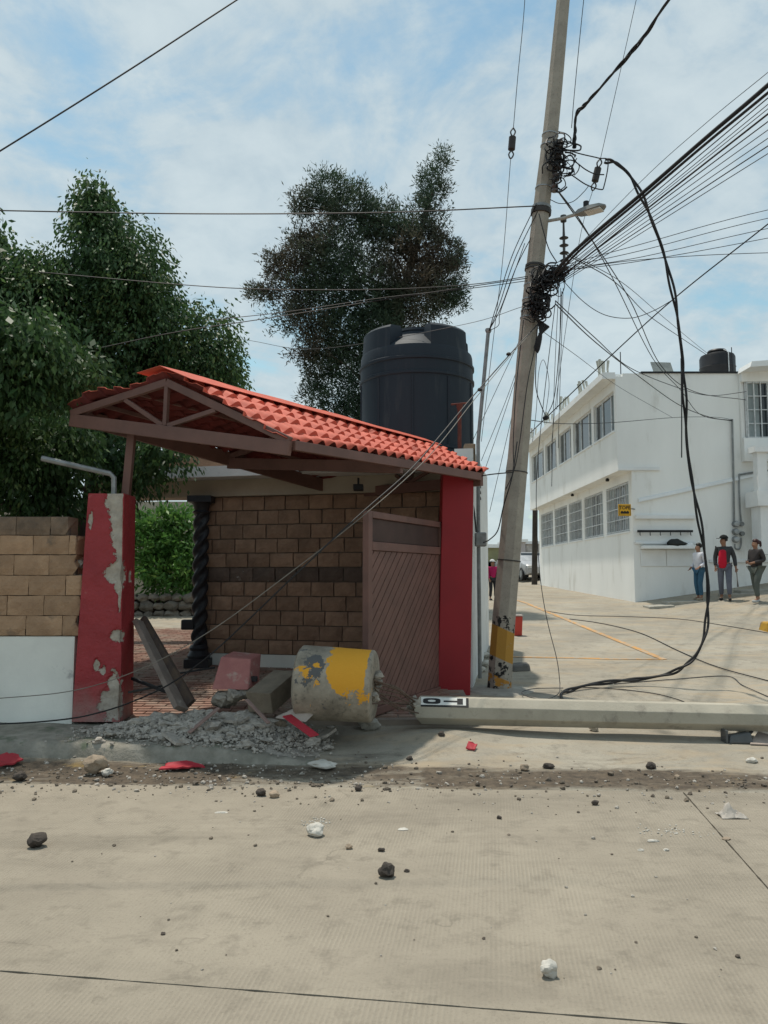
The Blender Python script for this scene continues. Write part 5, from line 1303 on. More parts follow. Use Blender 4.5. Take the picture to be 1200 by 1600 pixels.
for k in range(5):
    x = random.gauss(-1.5, .5); y = random.gauss(7.3, .22); a_ = random.uniform(0, 3.1); l_ = random.uniform(.06, .14); z_ = baseh(x, y)+pileh(x, y)+.02
    d_ = Vector((math.cos(a_), math.sin(a_), random.uniform(-.3, .3))).normalized(); s2 = d_.cross(Vector((random.uniform(-.4, .4), random.uniform(-.4, .4), 1))).normalized()
    mb.obox((x, y, z_), (d_, s2, d_.cross(s2)), (l_, l_*.55, .012))
struct(mb.build('rubble', M_rub), 'stuff', 'loose pale concrete crumbs heaped by the broken pillar')
# crumbs and grit thrown over the gutter and the road
M_grit = mat('brown_grit', (.20, .165, .125), (.11, .09, .072), scale=14, bump=.5)
mb = MB(); mb2 = MB()
for k in range(1600):
    x = random.uniform(-4.2, 4.4); y = 5.95-.045*x+random.gauss(.22, .33)
    if random.random() < .10: y = random.uniform(3.2, 6.0); 
    if random.random() < .2: x = random.gauss(-1.4, .8); y = random.gauss(6.35, .25)
    z = zs(x, y) if y > 5.97-.045*x else 0
    r_ = .003+abs(random.gauss(0, .0078))*(1 if y > 5.6 else .6)
    (mb if random.random() < .62 else mb2).stone((x, y, z+r_*.35), r_, 1, .4)
struct(mb.build('gutter_grit', M_grit), 'stuff', 'brown grit scattered along the gutter'); struct(mb2.build('gutter_crumbs', M_rub), 'stuff', 'pale crumbs scattered along the gutter')
# single stones one can point at
M_dkst = mat('dark_volcanic_stone', (.085, .07, .058), (.05, .042, .036), scale=16, bump=1, bscale=18)
M_whst = mat('white_plaster_chunk', (.58, .55, .49), (.44, .42, .37), scale=12, bump=.8, bscale=18)
M_tanst = mat('tan_stone_chunk', (.38, .30, .22), (.28, .22, .16), scale=9, bump=.8, bscale=15)
def rock(px, py, wpx, m, label, sq=(1, .9, .72), jag=.28, cat='stone', sub=3):
    p = gnd(px, py); D = p.y; r_ = wpx*D/1200/2
    z = zs(p.x, p.y) if p.y > 5.97-.045*p.x else 0
    z = max(z, baseh(p.x, p.y)) if p.x < -.5 and p.y > 6.7 else z
    mb = MB().stone((p.x, p.y, z+r_*sq[2]*.72), r_, sub, jag, sq); lo = min(v.z for v in mb.v)
    for v in mb.v: v.z += z-.006-lo
    return tag(mb.build('stone', m, smooth=True, angle=28), label, cat)
rock(57, 1324, 27, M_dkst, 'dark stone alone on the road at the left'); rock(605, 1370, 25, M_dkst, 'dark squarish stone in the middle of the road', (.95, .9, .85))
rock(493, 1306, 25, M_whst, 'white and grey stone left of the road centre', (1.1, .9, .7)); rock(858, 1527, 26, M_whst, 'white chunk nearest to the camera', (1, .9, .85))
rock(545, 1327, 11, M_tanst, 'small reddish pebble just right of the white and grey stone'); rock(596, 1331, 9, M_dkst, 'small dark pebble above the squarish dark stone')
rock(636, 1363, 8, M_dkst, 'tiny dark pebble right of the squarish dark stone'); rock(148, 1212, 32, M_tanst, 'tan wedge of stone in the gutter at the left', (1, .7, .8))
rock(167, 1216, 17, M_whst, 'small white chunk beside the tan wedge of stone'); rock(503, 1203, 38, M_whst, 'flat white plaster chunk at the shadow edge', (1.1, .7, .35))
rock(577, 1140, 34, M_conc, 'grey concrete lump under the footing drum', (1, .8, .6)); rock(372, 1192, 16, M_whst, 'white chip at the foot of the kerb end', (1, .8, .6))
rock(408, 1244, 15, M_dkst, 'small brown stone at the road edge under the rubble heap'); rock(428, 1246, 14, M_tanst, 'small tan stone next to the brown one at the road edge'); rock(560, 1236, 12, M_dkst, 'small stone at the road edge below the flat white chunk')
rock(32, 1222, 20, M_dkst, 'dark stone under the leftmost red flake'); rock(1017, 1202, 15, M_dkst, 'dark red stone in the dirt strip under the fallen pole'); rock(1058, 1225-6, 9, M_tanst, 'tan pebble by the road joint')
rock(1020, 1316, 14, M_whst, 'thin white chip on the right half of the road', (1.3, .4, .3)); rock(1001, 1330, 10, M_whst, 'small white chip left of the thin chip', (1, .6, .4)); rock(1041, 1330, 10, M_whst, 'small white chip right of the thin chip', (1, .6, .4))
rock(1135, 1312, 12, M_tanst, 'tan chip under the grey crumpled rag', (1, .7, .4)); rock(930, 1258, 11, M_dkst, 'small dark stone right of centre near the dirt strip'); rock(1175, 1192, 16, M_whst, 'pale chip in the dirt strip near the right edge', (1, .7, .5))
rock(820, 1205, 13, M_tanst, 'pale pebble in the dirt strip below the fallen pole'); rock(857, 1202, 15, M_dkst, 'dark crumb in the dirt strip below the fallen pole', (1.2, .8, .5)); rock(928, 1142, 13, M_whst, 'white chip under the middle of the fallen pole')
rock(690, 1150, 10, M_dkst, 'dark crumb on the sunlit mound'); rock(640, 1188, 9, M_dkst, 'dark crumb below the sunlit mound'); rock(450, 1146, 30, M_rawconc, 'grey chunk in front of the brown box')
rock(430, 1150, 34, M_tanst, 'broken tan chunk at the right foot of the rubble heap'); rock(660, 1118, 16, M_rawconc, 'grey chunk under the broken pole end')
rock(255, 1461, 7, M_dkst, 'tiny dark pebble low on the left of the road'); rock(345, 1270, 15, M_whst, 'flat white flake on the left of the road', (1.3, .5, .2)); rock(630, 1297, 12, M_whst, 'pale flat crumb in the road middle', (1.3, .8, .3)); rock(780, 1280, 8, M_dkst, 'lone dark pebble right of the road middle')
p = gnd(495, 1286); mb = MB()
for k in range(60): 
    r_ = random.uniform(.003, .009); mb.stone((p.x+random.gauss(0, .05), p.y+random.gauss(0, .04), r_*.4), r_, 1, .4)
p = gnd(1045, 1300)
for k in range(60):
    r_ = random.uniform(.003, .008); mb.stone((p.x+random.gauss(0, .10), p.y+random.gauss(0, .05), r_*.4), r_, 1, .4)
struct(mb.build('plaster_crumbs', M_whst), 'stuff', 'tiny plaster crumbs on the road')

# curled flakes of red plaster
M_flake = mat('fallen_red_plaster', (.45, .03, .05), (.36, .03, .04), scale=5, rough=.6, c3=(.5, .42, .36), c3scale=9, c3lo=.66, c3hi=.7)
def flake(pts, label, th=.012):
    P = []
    for px, py, up in pts:
        g = gnd(px, py); z = max(zs(g.x, g.y) if g.y > 5.9 else 0, 0); P.append(Vector((g.x, g.y, z+up)))
    Q = []
    for a_, b_ in zip(P, P[1:]+P[:1]):
        for t_ in (0, .25, .5, .75):
            q_ = a_.lerp(b_, t_); c_ = sum(P, Vector())/len(P); Q.append(q_+(c_-q_)*(random.uniform(-.06, .12) if t_ else 0)+Vector((0, 0, random.uniform(0, .015))))
    mb = MB().prism(Q, Vector((0, 0, th))); return tag(mb.build('plaster_flake', M_flake), label, 'plaster flake')
flake([(-4, 1206, .02), (20, 1202, .01), (36, 1198, .02), (26, 1192, .04), (10, 1190, .04), (-6, 1192, .03)], 'red plaster flake at the left edge in the gutter')
flake([(248, 1209, .01), (285, 1210, .02), (320, 1203, .0), (300, 1200, .03), (262, 1203, .03)], 'long red plaster flake in the gutter below the rubble')
flake([(728, 1173, .0), (742, 1175, .01), (746, 1170, .02), (732, 1167, .03)], 'tiny red plaster chip on the sunlit mound')
def plank(p, q, w, t, m, label, name, cat, up=(0, 0, 1)):
    return tag(MB().beam(p, q, w, t, up).build(name, m, bevel=.004), label, cat)
plank(pix(448, 1118, 7.0), pix(492, 1150, 6.75), .10, .012, M_flake, 'red plaster strip leaning against the footing drum', 'plaster_strip', 'plaster strip', (.6, -.6, .8))
fl = MB().prism([pix(430, 1122, 7.05), pix(482, 1098, 7.1), pix(488, 1118, 7.0), pix(478, 1128, 6.95)], (.01, .02, .012)); tag(fl.build('plaster_shard', mat('plaster_back', (.42, .36, .31), bump=.5)), 'curled grey plaster shard above the red strip', 'plaster shard')
plank(pix(295, 1145, 7.0), pix(342, 1106, 7.2), .05, .015, mat('pinkish_lath', (.30, .2, .17), (.22, .15, .13)), 'thin pink lath on the left of the rubble heap', 'lath', 'lath')
plank(pix(385, 1093, 7.15), pix(420, 1130, 6.95), .04, .015, mat('pinkish_lath', (.30, .2, .17)), 'thin pink lath sliding off the rubble towards the drum', 'lath', 'lath')
# knocked-over chunk of red pillar standing in the rubble
ch = thing('pillar_chunk', 'broken pinkish-red pillar chunk sitting in the rubble heap', 'rubble chunk', pix(360, 1090, 7.55))
q = [pix(330, 1078, 7.55), pix(388, 1078, 7.55), pix(392, 1030, 7.75), pix(345, 1026, 7.75)]
MB().prism(q, (.05, .34, .02)).build('painted_block', mat('dusty_red_block', (.40, .17, .15), (.33, .13, .12), scale=5, bump=.4, c3=(.45, .38, .32), c3scale=6, c3lo=.55, c3hi=.7), ch, bevel=.012)
for k in range(9): MB().stone(pix(338+random.uniform(0, 46), 1083+random.uniform(-6, 14), 7.55+random.uniform(0, .2)), random.uniform(.06, .11), 2, .45).build('broken_base', M_rawconc, ch)
plank(pix(380, 1060, 7.7), pix(402, 1061, 7.7), .05, .05, M_black, 'short black tube end beside the red pillar chunk', 'tube_end', 'tube')
# brown concrete box-shaped lump behind the drum
plank(pix(405, 1098, 7.3), pix(448, 1062, 7.8), .26, .20, mat('brown_concrete_post', (.24, .20, .15), (.17, .14, .105), scale=5, bump=.5), 'square brown concrete stub between the rubble and the drum', 'concrete_stub', 'concrete stub')
# steel/wood beam leaning against the battered pillar
bm_ = thing('leaning_beam', 'grey broken beam leaning from the red pillar into the rubble', 'beam', pix(285, 1105, 7.4))
MB().beam(pix(218, 972, 7.95), pix(283, 1108, 7.35), .17, .05, (.9, -.3, .3)).build('board', mat('grey_brown_beam', (.22, .18, .155), (.16, .13, .11), scale=5, bump=.5, c3=(.33, .29, .25), c3scale=8, c3lo=.6, c3hi=.75), bm_)
MB().beam(pix(222, 968, 8.02), pix(298, 1100, 7.45), .05, .10, (.9, -.3, .3)).build('edge_strip', mat('dark_rusty_strip', (.06, .045, .04), (.10, .07, .05), scale=9), bm_)
plank(pix(206, 1060, 7.9), pix(268, 1084, 7.7), .03, .03, M_black, 'black rod on the patio floor behind the leaning pillar', 'metal_rod', 'rod')
plank(pix(280, 1052, 8.2), pix(336, 1043, 8.3), .02, .02, M_black, 'black rod behind the leaning beam', 'metal_rod', 'rod')
plank(pix(200, 1082, 7.75), pix(262, 1070, 7.9), .04, .02, M_dkband, 'dark flat bar on the patio floor left of the leaning beam', 'flat_bar', 'bar')
tag(MB().box((pix(284, 975, 11).x, 10.94, pix(291, 984, 11).z), (pix(304, 975, 11).x, 11.06, pix(291, 968, 11).z)).build('lock_box', M_colb, bevel=.02), 'black lock box on the twisted column', 'lock box')
# slab lump at the foot of the standing pole
p = gnd(815, 1048); mb = MB()
mb.hexa([(p.x-.14, p.y-.1, p.z-.02), (p.x+.13, p.y-.03, p.z-.02), (p.x+.15, p.y+.3, p.z-.02), (p.x-.14, p.y+.3, p.z-.02), (p.x-.14, p.y-.08, p.z+.08), (p.x+.11, p.y-.02, p.z+.10), (p.x+.13, p.y+.27, p.z+.10), (p.x-.14, p.y+.28, p.z+.08)])
tag(mb.build('concrete_lump', mat('dark_concrete_lump', (.17, .165, .15), (.12, .115, .105), bump=.6), bevel=.03), 'dark flat concrete lump right of the standing pole foot', 'concrete lump')
# bricks and plaster at the street wall foot
for k, (px, py, w_) in enumerate(((757, 1042, 14), (752, 1050, 12), (761, 1028, 12))):
    rock(px, py, w_, M_whst, ('pale chunk at the foot of the white street wall, nearest', 'small pale chunk at the street wall foot, leftmost', 'pale chunk at the street wall foot, farthest')[k])
# red bucket
p = gnd(809, 993); rb_ = thing('red_bucket', 'red square bucket standing right of the standing pole', 'bucket', p)
hb = .20*p.y/10*1.6
MB().hexa([(p.x-.07, p.y-.07, p.z), (p.x+.07, p.y-.07, p.z), (p.x+.07, p.y+.07, p.z), (p.x-.07, p.y+.07, p.z), (p.x-.085, p.y-.085, p.z+.36), (p.x+.085, p.y-.085, p.z+.36), (p.x+.085, p.y+.085, p.z+.36), (p.x-.085, p.y+.085, p.z+.36)]).build('body', mat('red_plastic', (.52, .06, .04), (.45, .05, .035), rough=.45), rb_, bevel=.015)
MB().box((p.x-.092, p.y-.092, p.z+.362), (p.x+.092, p.y+.092, p.z+.385)).build('rim', mat('pale_rim', (.6, .5, .45), rough=.5), rb_, bevel=.006)
# grey plastic wreck near the right edge
p = gnd(1152, 1160); gr = thing('broken_lamp_head', 'broken dark grey lamp housing by the right end of the fallen pole', 'debris', p)
M_dg = mat('dark_grey_plastic', (.10, .105, .105), (.07, .072, .072), rough=.5, bump=.2)
MB().hexa([(p.x-.1, p.y-.06, p.z), (p.x+.12, p.y-.08, p.z), (p.x+.14, p.y+.1, p.z), (p.x-.1, p.y+.1, p.z), (p.x-.08, p.y-.04, p.z+.07), (p.x+.11, p.y-.05, p.z+.1), (p.x+.12, p.y+.08, p.z+.09), (p.x-.07, p.y+.08, p.z+.06)]).build('housing', M_dg, gr, bevel=.015)
MB().box((p.x-.125, p.y-.05, p.z), (p.x-.102, p.y+.07, p.z+.12)).build('end_plate', M_dg, gr, bevel=.006)
MB().tube([Vector((p.x+.1, p.y, p.z+.06)), Vector((p.x+.25, p.y+.12, p.z+.14)), Vector((p.x+.42, p.y+.2, p.z+.2))], .015, 6).build('wire_stub', M_cable, gr)
rock(1163, 1150, 24, M_whst, 'pale chunk on the broken lamp housing', (1, .8, .7))
p2 = MB().prism([gnd(1172, 1165)+Z*.01, gnd(1210, 1167)+Z*.01, gnd(1215, 1158)+Z*.03, gnd(1185, 1152)+Z*.05], (0, 0, .008)); tag(p2.build('cardboard_scrap', mat('faded_card', (.4, .33, .28))), 'flat pinkish scrap at the right edge by the fallen pole', 'scrap')
# crumpled rag
p = gnd(1143, 1276); vs = []; fs = []; n = 14
for i in range(n):
    for j in range(n):
        x, y = (i/(n-1)-.5), (j/(n-1)-.5)
        h = .05*abs(mnoise.noise(Vector((x*5, y*5, 1))))+.07*math.exp(-((x+.12)/.16)**2-((y-.0)/.25)**2)+.03*abs(mnoise.noise(Vector((x*11, y*9, 4))))
        rr = math.hypot(x, y); h *= sst(.6, .3, rr)
        vs.append((p.x+x*.17+.012*mnoise.noise(Vector((x*6, y*6, 8))), p.y+y*.13, h+.006))
fs = [(i*n+j, (i+1)*n+j, (i+1)*n+j+1, i*n+j+1) for i in range(n-1) for j in range(n-1)]
ro_ = MB().add(vs, fs).build('crumpled_rag', mat('grey_rag', (.46, .42, .37), (.36, .33, .29), scale=12, rough=.95), smooth=True); so = ro_.modifiers.new('t', 'SOLIDIFY'); so.thickness = .004
tag(ro_, 'pale grey crumpled rag on the road near the right edge', 'rag')

# ================================================================== SIGN, RAIL, BAG, KERB, STEPS
M_yel = mat('yellow_sign_paint', (.75, .40, .02), (.68, .36, .02), scale=5, rough=.5)
sg = thing('speed_bump_sign', 'yellow speed bump sign on the corner of the white building', 'sign', pix(976, 797, 20.5))
c = pix(976, 797, 20.5)
MB().obox(c, ((1, 0, 0), (0, 1, 0), Z), (.172, .012, .158)).build('plate', M_yel, sg, bevel=.01)
for lo, hi in (((-.15, .128), (.15, .136)), ((-.15, -.136), (.15, -.128)), ((-.15, -.128), (-.142, .128)), ((.142, -.128), (.15, .128))):
    MB().box((c.x+lo[0], c.y-.0165, c.z+lo[1]), (c.x+hi[0], c.y-.0125, c.z+hi[1])).build('border_line', M_plateb, sg)
tcu = bpy.data.curves.new('t', 'FONT'); tcu.body = 'TOPE'; tcu.size = .125; tcu.align_x = 'CENTER'; tcu.extrude = .002; tcu.offset = .002
to = bpy.data.objects.new('t', tcu); COL.objects.link(to); bpy.context.view_layer.update()
tm = bpy.data.meshes.new_from_object(to.evaluated_get(bpy.context.evaluated_depsgraph_get())); bpy.data.objects.remove(to)
tm.transform(Matrix.Translation((c.x, c.y-.0155, c.z+.02)) @ Matrix.Rotation(math.pi/2, 4, 'X'))
mkobj('lettering', tm, M_plateb, sg)
vs = []
for k in range(3):
    cx = c.x-.075+k*.075; MB().prism([Vector((cx+.042*math.cos(t_), c.y-.0165, c.z-.085+.062*math.sin(t_))) for t_ in [math.pi*i/10 for i in range(11)]], (0, .004, 0)).build('bump_symbol', M_plateb, sg)
MB().box((c.x-.11, c.y-.0165, c.z-.098), (c.x+.11, c.y-.0125, c.z-.086)).build('bump_symbol', M_plateb, sg)
MB().beam((c.x+.1, c.y+.013, c.z+.05), (X0+.05, Y0-.01, c.z+.05), .03, .03).build('bracket', M_grey, sg)
a, b = pix(996, 830, 20.68), pix(1082, 830, 20.68); hr = thing('hook_rail', 'black hook rail on the white wall above the shelf', 'rail', ((a.x+b.x)/2, 20.7, a.z))
MB().box((a.x, 20.64, a.z-.03), (b.x, 20.70, a.z+.03)).build('bar', M_black, hr)
for k in range(6):
    x = a.x+.06+(b.x-a.x-.12)*k/5; MB().tube([Vector((x, 20.66, a.z-.03)), Vector((x, 20.66, a.z-.10)), Vector((x, 20.63, a.z-.11))], .012, 5).build('hook', M_black, hr)
for s_ in (.08, b.x-a.x-.08): MB().box((a.x+s_-.02, 20.70, a.z-.02), (a.x+s_+.02, 20.797, a.z+.02)).build('standoff', M_black, hr)
p = pix(1058, 848, 20.58); vs, F_ = [], ICO3[1]
for v in ICO3[0]:
    k = 1+.22*mnoise.noise(v*2.2+Vector((4, 4, 4))); x = v.x*.27*k; z = max(-.09, v.z*.13*k*(1-.9*v.x if v.x > 0 else 1)); vs.append((p.x+x, p.y+v.y*.12*k, p.z-.02+z))
tag(MB().add(vs, F_).build('black_bag', mat('black_bin_bag', (.02, .022, .02), rough=.35), smooth=True), 'black bag lying on the shelf under the hook rail', 'bag')
p = pix(1077, 851, 20.58); vs = [(p.x+v.x*.12*(1+.3*mnoise.noise(v*2)), p.y+v.y*.09, p.z-.02+max(-.05, v.z*.08)) for v in ICO3[0]]
tag(MB().add(vs, ICO3[1]).build('white_bag', M_white2, smooth=True), 'small white bundle beside the black bag on the shelf', 'bag')
# concrete steps / slabs in front of the house
for k, (px, py, w_, d_) in enumerate(((1035, 951, .62, .5), (1072, 944, .9, .4), (1160, 932, .8, .5), (1185, 926, .9, .4))):
    p = gnd(px, py); o = MB().hexa([(p.x-w_/2, p.y, p.z-.05), (p.x+w_/2, p.y, p.z-.02), (p.x+w_/2, p.y+d_, p.z+.0), (p.x-w_/2, p.y+d_, p.z-.02), (p.x-w_/2, p.y, p.z+.05), (p.x+w_/2, p.y, p.z+.08), (p.x+w_/2, p.y+d_, p.z+.10), (p.x-w_/2, p.y+d_, p.z+.06)]).build('pavement_slab', M_conc, bevel=.01); struct(o)
p = gnd(1196, 985); yk = MB().hexa([(p.x-.1, p.y-.25, p.z-.1), (p.x+2, p.y-.6, p.z-.1), (p.x+2, p.y+.1, p.z-.1), (p.x-.1, p.y+.15, p.z-.1), (p.x-.05, p.y-.2, p.z+.17), (p.x+2, p.y-.55, p.z+.2), (p.x+2, p.y+.05, p.z+.2), (p.x-.05, p.y+.1, p.z+.17)])
tag(yk.build('yellow_kerb', mat('worn_yellow_kerb', (.50, .29, .03), (.4, .23, .04), scale=6, c3=(.2, .15, .09), c3scale=5, c3lo=.55, c3hi=.62), bevel=.03), 'worn yellow kerb end at the right edge of the street', 'kerb')

# ================================================================== PEOPLE
def skin(name, V, Eg, Rr, m, parent, sub=2, root=0):
    me = bpy.data.meshes.new(name); me.from_pydata([tuple(v) for v in V], Eg, [])
    o = bpy.data.objects.new(name+'_tmp', me); COL.objects.link(o)
    sk = o.modifiers.new('s', 'SKIN'); sk.use_smooth_shade = True
    for i, d_ in enumerate(me.skin_vertices[0].data): d_.radius = Rr[i] if isinstance(Rr[i], tuple) else (Rr[i], Rr[i]); d_.use_root = i == root
    ss = o.modifiers.new('u', 'SUBSURF'); ss.levels = sub; ss.render_levels = sub
    bpy.context.view_layer.update()
    nm = bpy.data.meshes.new_from_object(o.evaluated_get(bpy.context.evaluated_depsgraph_get())); bpy.data.objects.remove(o); nm.name = name
    nm.polygons.foreach_set('use_smooth', [True]*len(nm.polygons))
    return mkobj(name, nm, m, parent)
def M_skin(): return mat('brown_skin', (.30, .16, .10), (.27, .14, .09), rough=.55, scale=8)
def person(px, py, hpx, face, label, look, top, legs, shoes, hair, arms, stride=0., cap=None, open_front=None, bulk=1., ponytail=False, sleeves=1.0, long_top=.0, knee_pads=None):
    g = gnd(px, py); H = hpx*g.y/1200; k = H/1.72
    root = thing('person', label, 'person', g)
    Rz = Matrix.Rotation(face, 3, 'Z')                       # body faces local -y
    Rl = Matrix.Rotation(look, 3, 'Z')
    def W_(v, hd=False):
        v = Vector(v)
        if hd: v = Vector((0, 0, 0)) + (Matrix.Rotation(look, 3, 'Z') @ v)
        return g+(Rz @ v)*k
    hipz = .93; kz = .50
    J = {'pel': (0, 0, .95), 'wst': (0, -.0, 1.08), 'chs': (0, .0, 1.28), 'nkb': (0, .0, 1.43), 'nk': (0, -.01, 1.50)}
    lx = .095
    for s, nm in ((-1, 'L'), (1, 'R')):
        st = stride*s
        J['hip'+nm] = (s*lx, 0, .90); J['kn'+nm] = (s*.105, -.05-st*.14, .50); J['an'+nm] = (s*.11, -st*.24+.03*abs(stride), .09); J['to'+nm] = (s*.125, -st*.24-.14, .035)
        J['sh'+nm] = (s*.175, .0, 1.40)
        el, wr = arms[0 if s < 0 else 1]; J['el'+nm] = el; J['wr'+nm] = wr
    Vn = ['pel', 'wst', 'chs', 'nkb', 'nk', 'shL', 'elL', 'wrL', 'shR', 'elR', 'wrR', 'hipL', 'knL', 'anL', 'toL', 'hipR', 'knR', 'anR', 'toR']
    idx = {n_: i for i, n_ in enumerate(Vn)}
    V = [W_(J[n_]) for n_ in Vn]
    Eg = [('pel', 'wst'), ('wst', 'chs'), ('chs', 'nkb'), ('nkb', 'nk'), ('chs', 'shL'), ('shL', 'elL'), ('elL', 'wrL'), ('chs', 'shR'), ('shR', 'elR'), ('elR', 'wrR'), ('pel', 'hipL'), ('hipL', 'knL'), ('knL', 'anL'), ('anL', 'toL'), ('pel', 'hipR'), ('hipR', 'knR'), ('knR', 'anR'), ('anR', 'toR')]
    Eg = [(idx[a_], idx[b_]) for a_, b_ in Eg]
    rad = {'pel': .125, 'wst': .12, 'chs': .135, 'nkb': .07, 'nk': .052, 'sh': .062, 'el': .042, 'wr': .030, 'hip': .085, 'kn': .058, 'an': .038, 'to': .032}
    Rr = [rad[n_ if n_ in rad else n_[:-1]]*k for n_ in Vn]
    # head: chin, skull, brow; nose; plus hands with fingers
    hd = [((0, -.02, 1.555), .062), ((0, -.012, 1.61), .082), ((0, .0, 1.66), .078)]
    i0 = len(V)
    for c_, r_ in hd: V.append(W_(c_, True)); Rr.append(r_*k)
    Eg += [(idx['nk'], i0), (i0, i0+1), (i0+1, i0+2)]
    V.append(W_((0, -.105, 1.59), True)); Rr.append(.016*k); Eg.append((i0, i0+3))
    for s, nm in ((-1, 'L'), (1, 'R')):
        el, wr = Vector(J['el'+nm]), Vector(J['wr'+nm]); dh = (wr-el).normalized(); pl = wr+dh*.06
        V.append(W_(pl)); Rr.append((.034*k, .02*k)); ip = len(V)-1; Eg.append((idx['wr'+nm], ip))
        sx = dh.cross(Vector((0, 1, .2))).normalized()
        for f_ in range(4):
            o_ = (f_-1.5)*.018; ln_ = (.065, .078, .074, .055)[f_]
            V.append(W_(pl+dh*.03+sx*o_)); Rr.append(.010*k); V.append(W_(pl+dh*ln_+sx*o_*1.1+Vector((0, -.018, 0)))); Rr.append(.008*k); Eg += [(ip, len(V)-2), (len(V)-2, len(V)-1)]
        V.append(W_(pl-dh*.02+sx*.035+Vector((0, -.01, 0)))); Rr.append(.011*k); V.append(W_(pl+dh*.02+sx*.05+Vector((0, -.02, 0)))); Rr.append(.009*k); Eg += [(ip, len(V)-2), (len(V)-2, len(V)-1)]
    skin('body', V, Eg, Rr, M_skin(), root, 2)
    def garment(name, names, edges, grow, m, rr=None):
        ii = {n_: i for i, n_ in enumerate(names)}; Vg = []; Rg = []
        for n_ in names:
            if isinstance(n_, tuple): Vg.append(W_(n_[0])); Rg.append(n_[1]*k)
            else: Vg.append(W_(J[n_])); Rg.append((rad[n_ if n_ in rad else n_[:-1]]*(bulk if n_ in ('pel', 'wst', 'chs') else 1)+grow)*k)
        return skin(name, Vg, [(ii[a_], ii[b_]) for a_, b_ in edges], Rg, m, root, 2)
    def lerpj(a_, b_, t): return tuple(Vector(J[a_]).lerp(Vector(J[b_]), t))
    # trousers
    cL, cR = (lerpj('knL', 'anL', .88), .062), (lerpj('knR', 'anR', .88), .062)
    kl, kr = (J['knL'], .078), (J['knR'], .078); hl_, hr_ = (J['hipL'], .105*bulk), (J['hipR'], .105*bulk)
    pe = ((0, 0, .965), .135*bulk)
    garment('trousers', [pe, hl_, kl, cL, hr_, kr, cR], [(pe, hl_), (hl_, kl), (kl, cL), (pe, hr_), (hr_, kr), (kr, cR)], 0, legs)
    if knee_pads:
        for nm in 'LR':
            a_, b_ = (lerpj('hip'+nm, 'kn'+nm, .78), .085), (lerpj('kn'+nm, 'an'+nm, .12), .083); garment('knee_patch', [a_, b_], [(a_, b_)], 0, knee_pads)
    # top with sleeves
    lo = ((0, 0, .93-long_top), .145*bulk); ws = ((0, 0, 1.08), .142*bulk); cs = ((0, 0, 1.29), .150*bulk); nb = ((0, 0, 1.43), .085)
    tn = [lo, ws, cs, nb]; te = [(lo, ws), (ws, cs), (cs, nb)]
    for nm in 'LR':
        sh_ = (J['sh'+nm], .075*(.5+.5*bulk)); el_ = (lerpj('sh'+nm, 'el'+nm, 1.0 if sleeves > .5 else .6), .06); tn += [sh_, el_]; te += [(cs, sh_), (sh_, el_)]
        if sleeves > .5: wr_ = (lerpj('el'+nm, 'wr'+nm, .9), .046); tn.append(wr_); te.append((el_, wr_))
    garment('jacket' if open_front else 'shirt', tn, te, 0, top)
    if open_front:
        a_, b_, c_ = ((-.04, -.07, .84), .120), ((-.04, -.08, 1.12), .120), ((-.02, -.065, 1.38), .098)
        garment('shirt', [a_, b_, c_], [(a_, b_), (b_, c_)], 0, open_front)
    for nm in 'LR':
        an, to_ = Vector(J['an'+nm]), Vector(J['to'+nm]); a_ = (tuple(an+Vector((0, .035, -.045))), .045); b_ = (tuple(an.lerp(to_, .6)+Vector((0, 0, -.025))), .046); c_ = (tuple(to_+Vector((0, -.05, 0))), .038)
        garment('shoe', [a_, b_, c_], [(a_, b_), (b_, c_)], 0, shoes)
    # hair cap over the back and top of the head, optional peaked cap
    vs_h = []
    for v in ICO3[0]:
        q_ = Vector((v.x*.095, v.y*.105+.012, v.z*.105)); 
        if q_.y < -.03 and q_.z < .03: q_ = Vector((q_.x*.75, q_.y*.55, max(q_.z, -.02)))
        if q_.z < -.05: q_.z = -.05
        vs_h.append(W_(q_+Vector((0, 0, 1.648)), True))
    MB().add(vs_h, ICO3[1]).build('hair', hair, root, smooth=True)
    if ponytail: MB().tube(spline([W_((0, .10, 1.68), True), W_((0, .17, 1.67), True), W_((0, .19, 1.60), True), W_((0, .18, 1.52), True)], 4), [.03*k, .035*k]+[.03*k]*8+[.03*k, .02*k, .01*k][:3], 7).build('ponytail', hair, root, smooth=True)
    if cap:
        cp_ = [W_(Vector((v.x*.108, v.y*.118, max(v.z, 0)*.10))+Vector((0, .01, 1.675)), True) for v in ICO3[0]]
        c_o = MB().add(cp_, ICO3[1]).build('cap', cap, root, smooth=True)
        pk = [W_((.10*math.cos(t_), -.09-.12*math.sin(t_), 1.672-.012*math.sin(t_)), True) for t_ in [math.pi*i/10 for i in range(11)]]; MB().prism(pk, (0, 0, .012)).build('peak', cap, c_o)
    return root
M_hair = mat('black_hair', (.014, .012, .011), rough=.5, scale=20)
person(1094, 938, 88, R(-72), 'man in white shirt and blue jeans standing by the shelf', R(0), mat('white_shirt', (.66, .66, .70), (.58, .58, .62), scale=8, rough=.9), mat('blue_jeans', (.035, .10, .17), (.05, .13, .2), scale=9, rough=.9), mat('tan_shoes', (.32, .27, .2)), M_hair,
       [((-.24, .05, 1.13), (-.20, -.14, .98)), ((.24, .05, 1.13), (.20, -.16, 1.0))], .15, sleeves=1, long_top=.08)
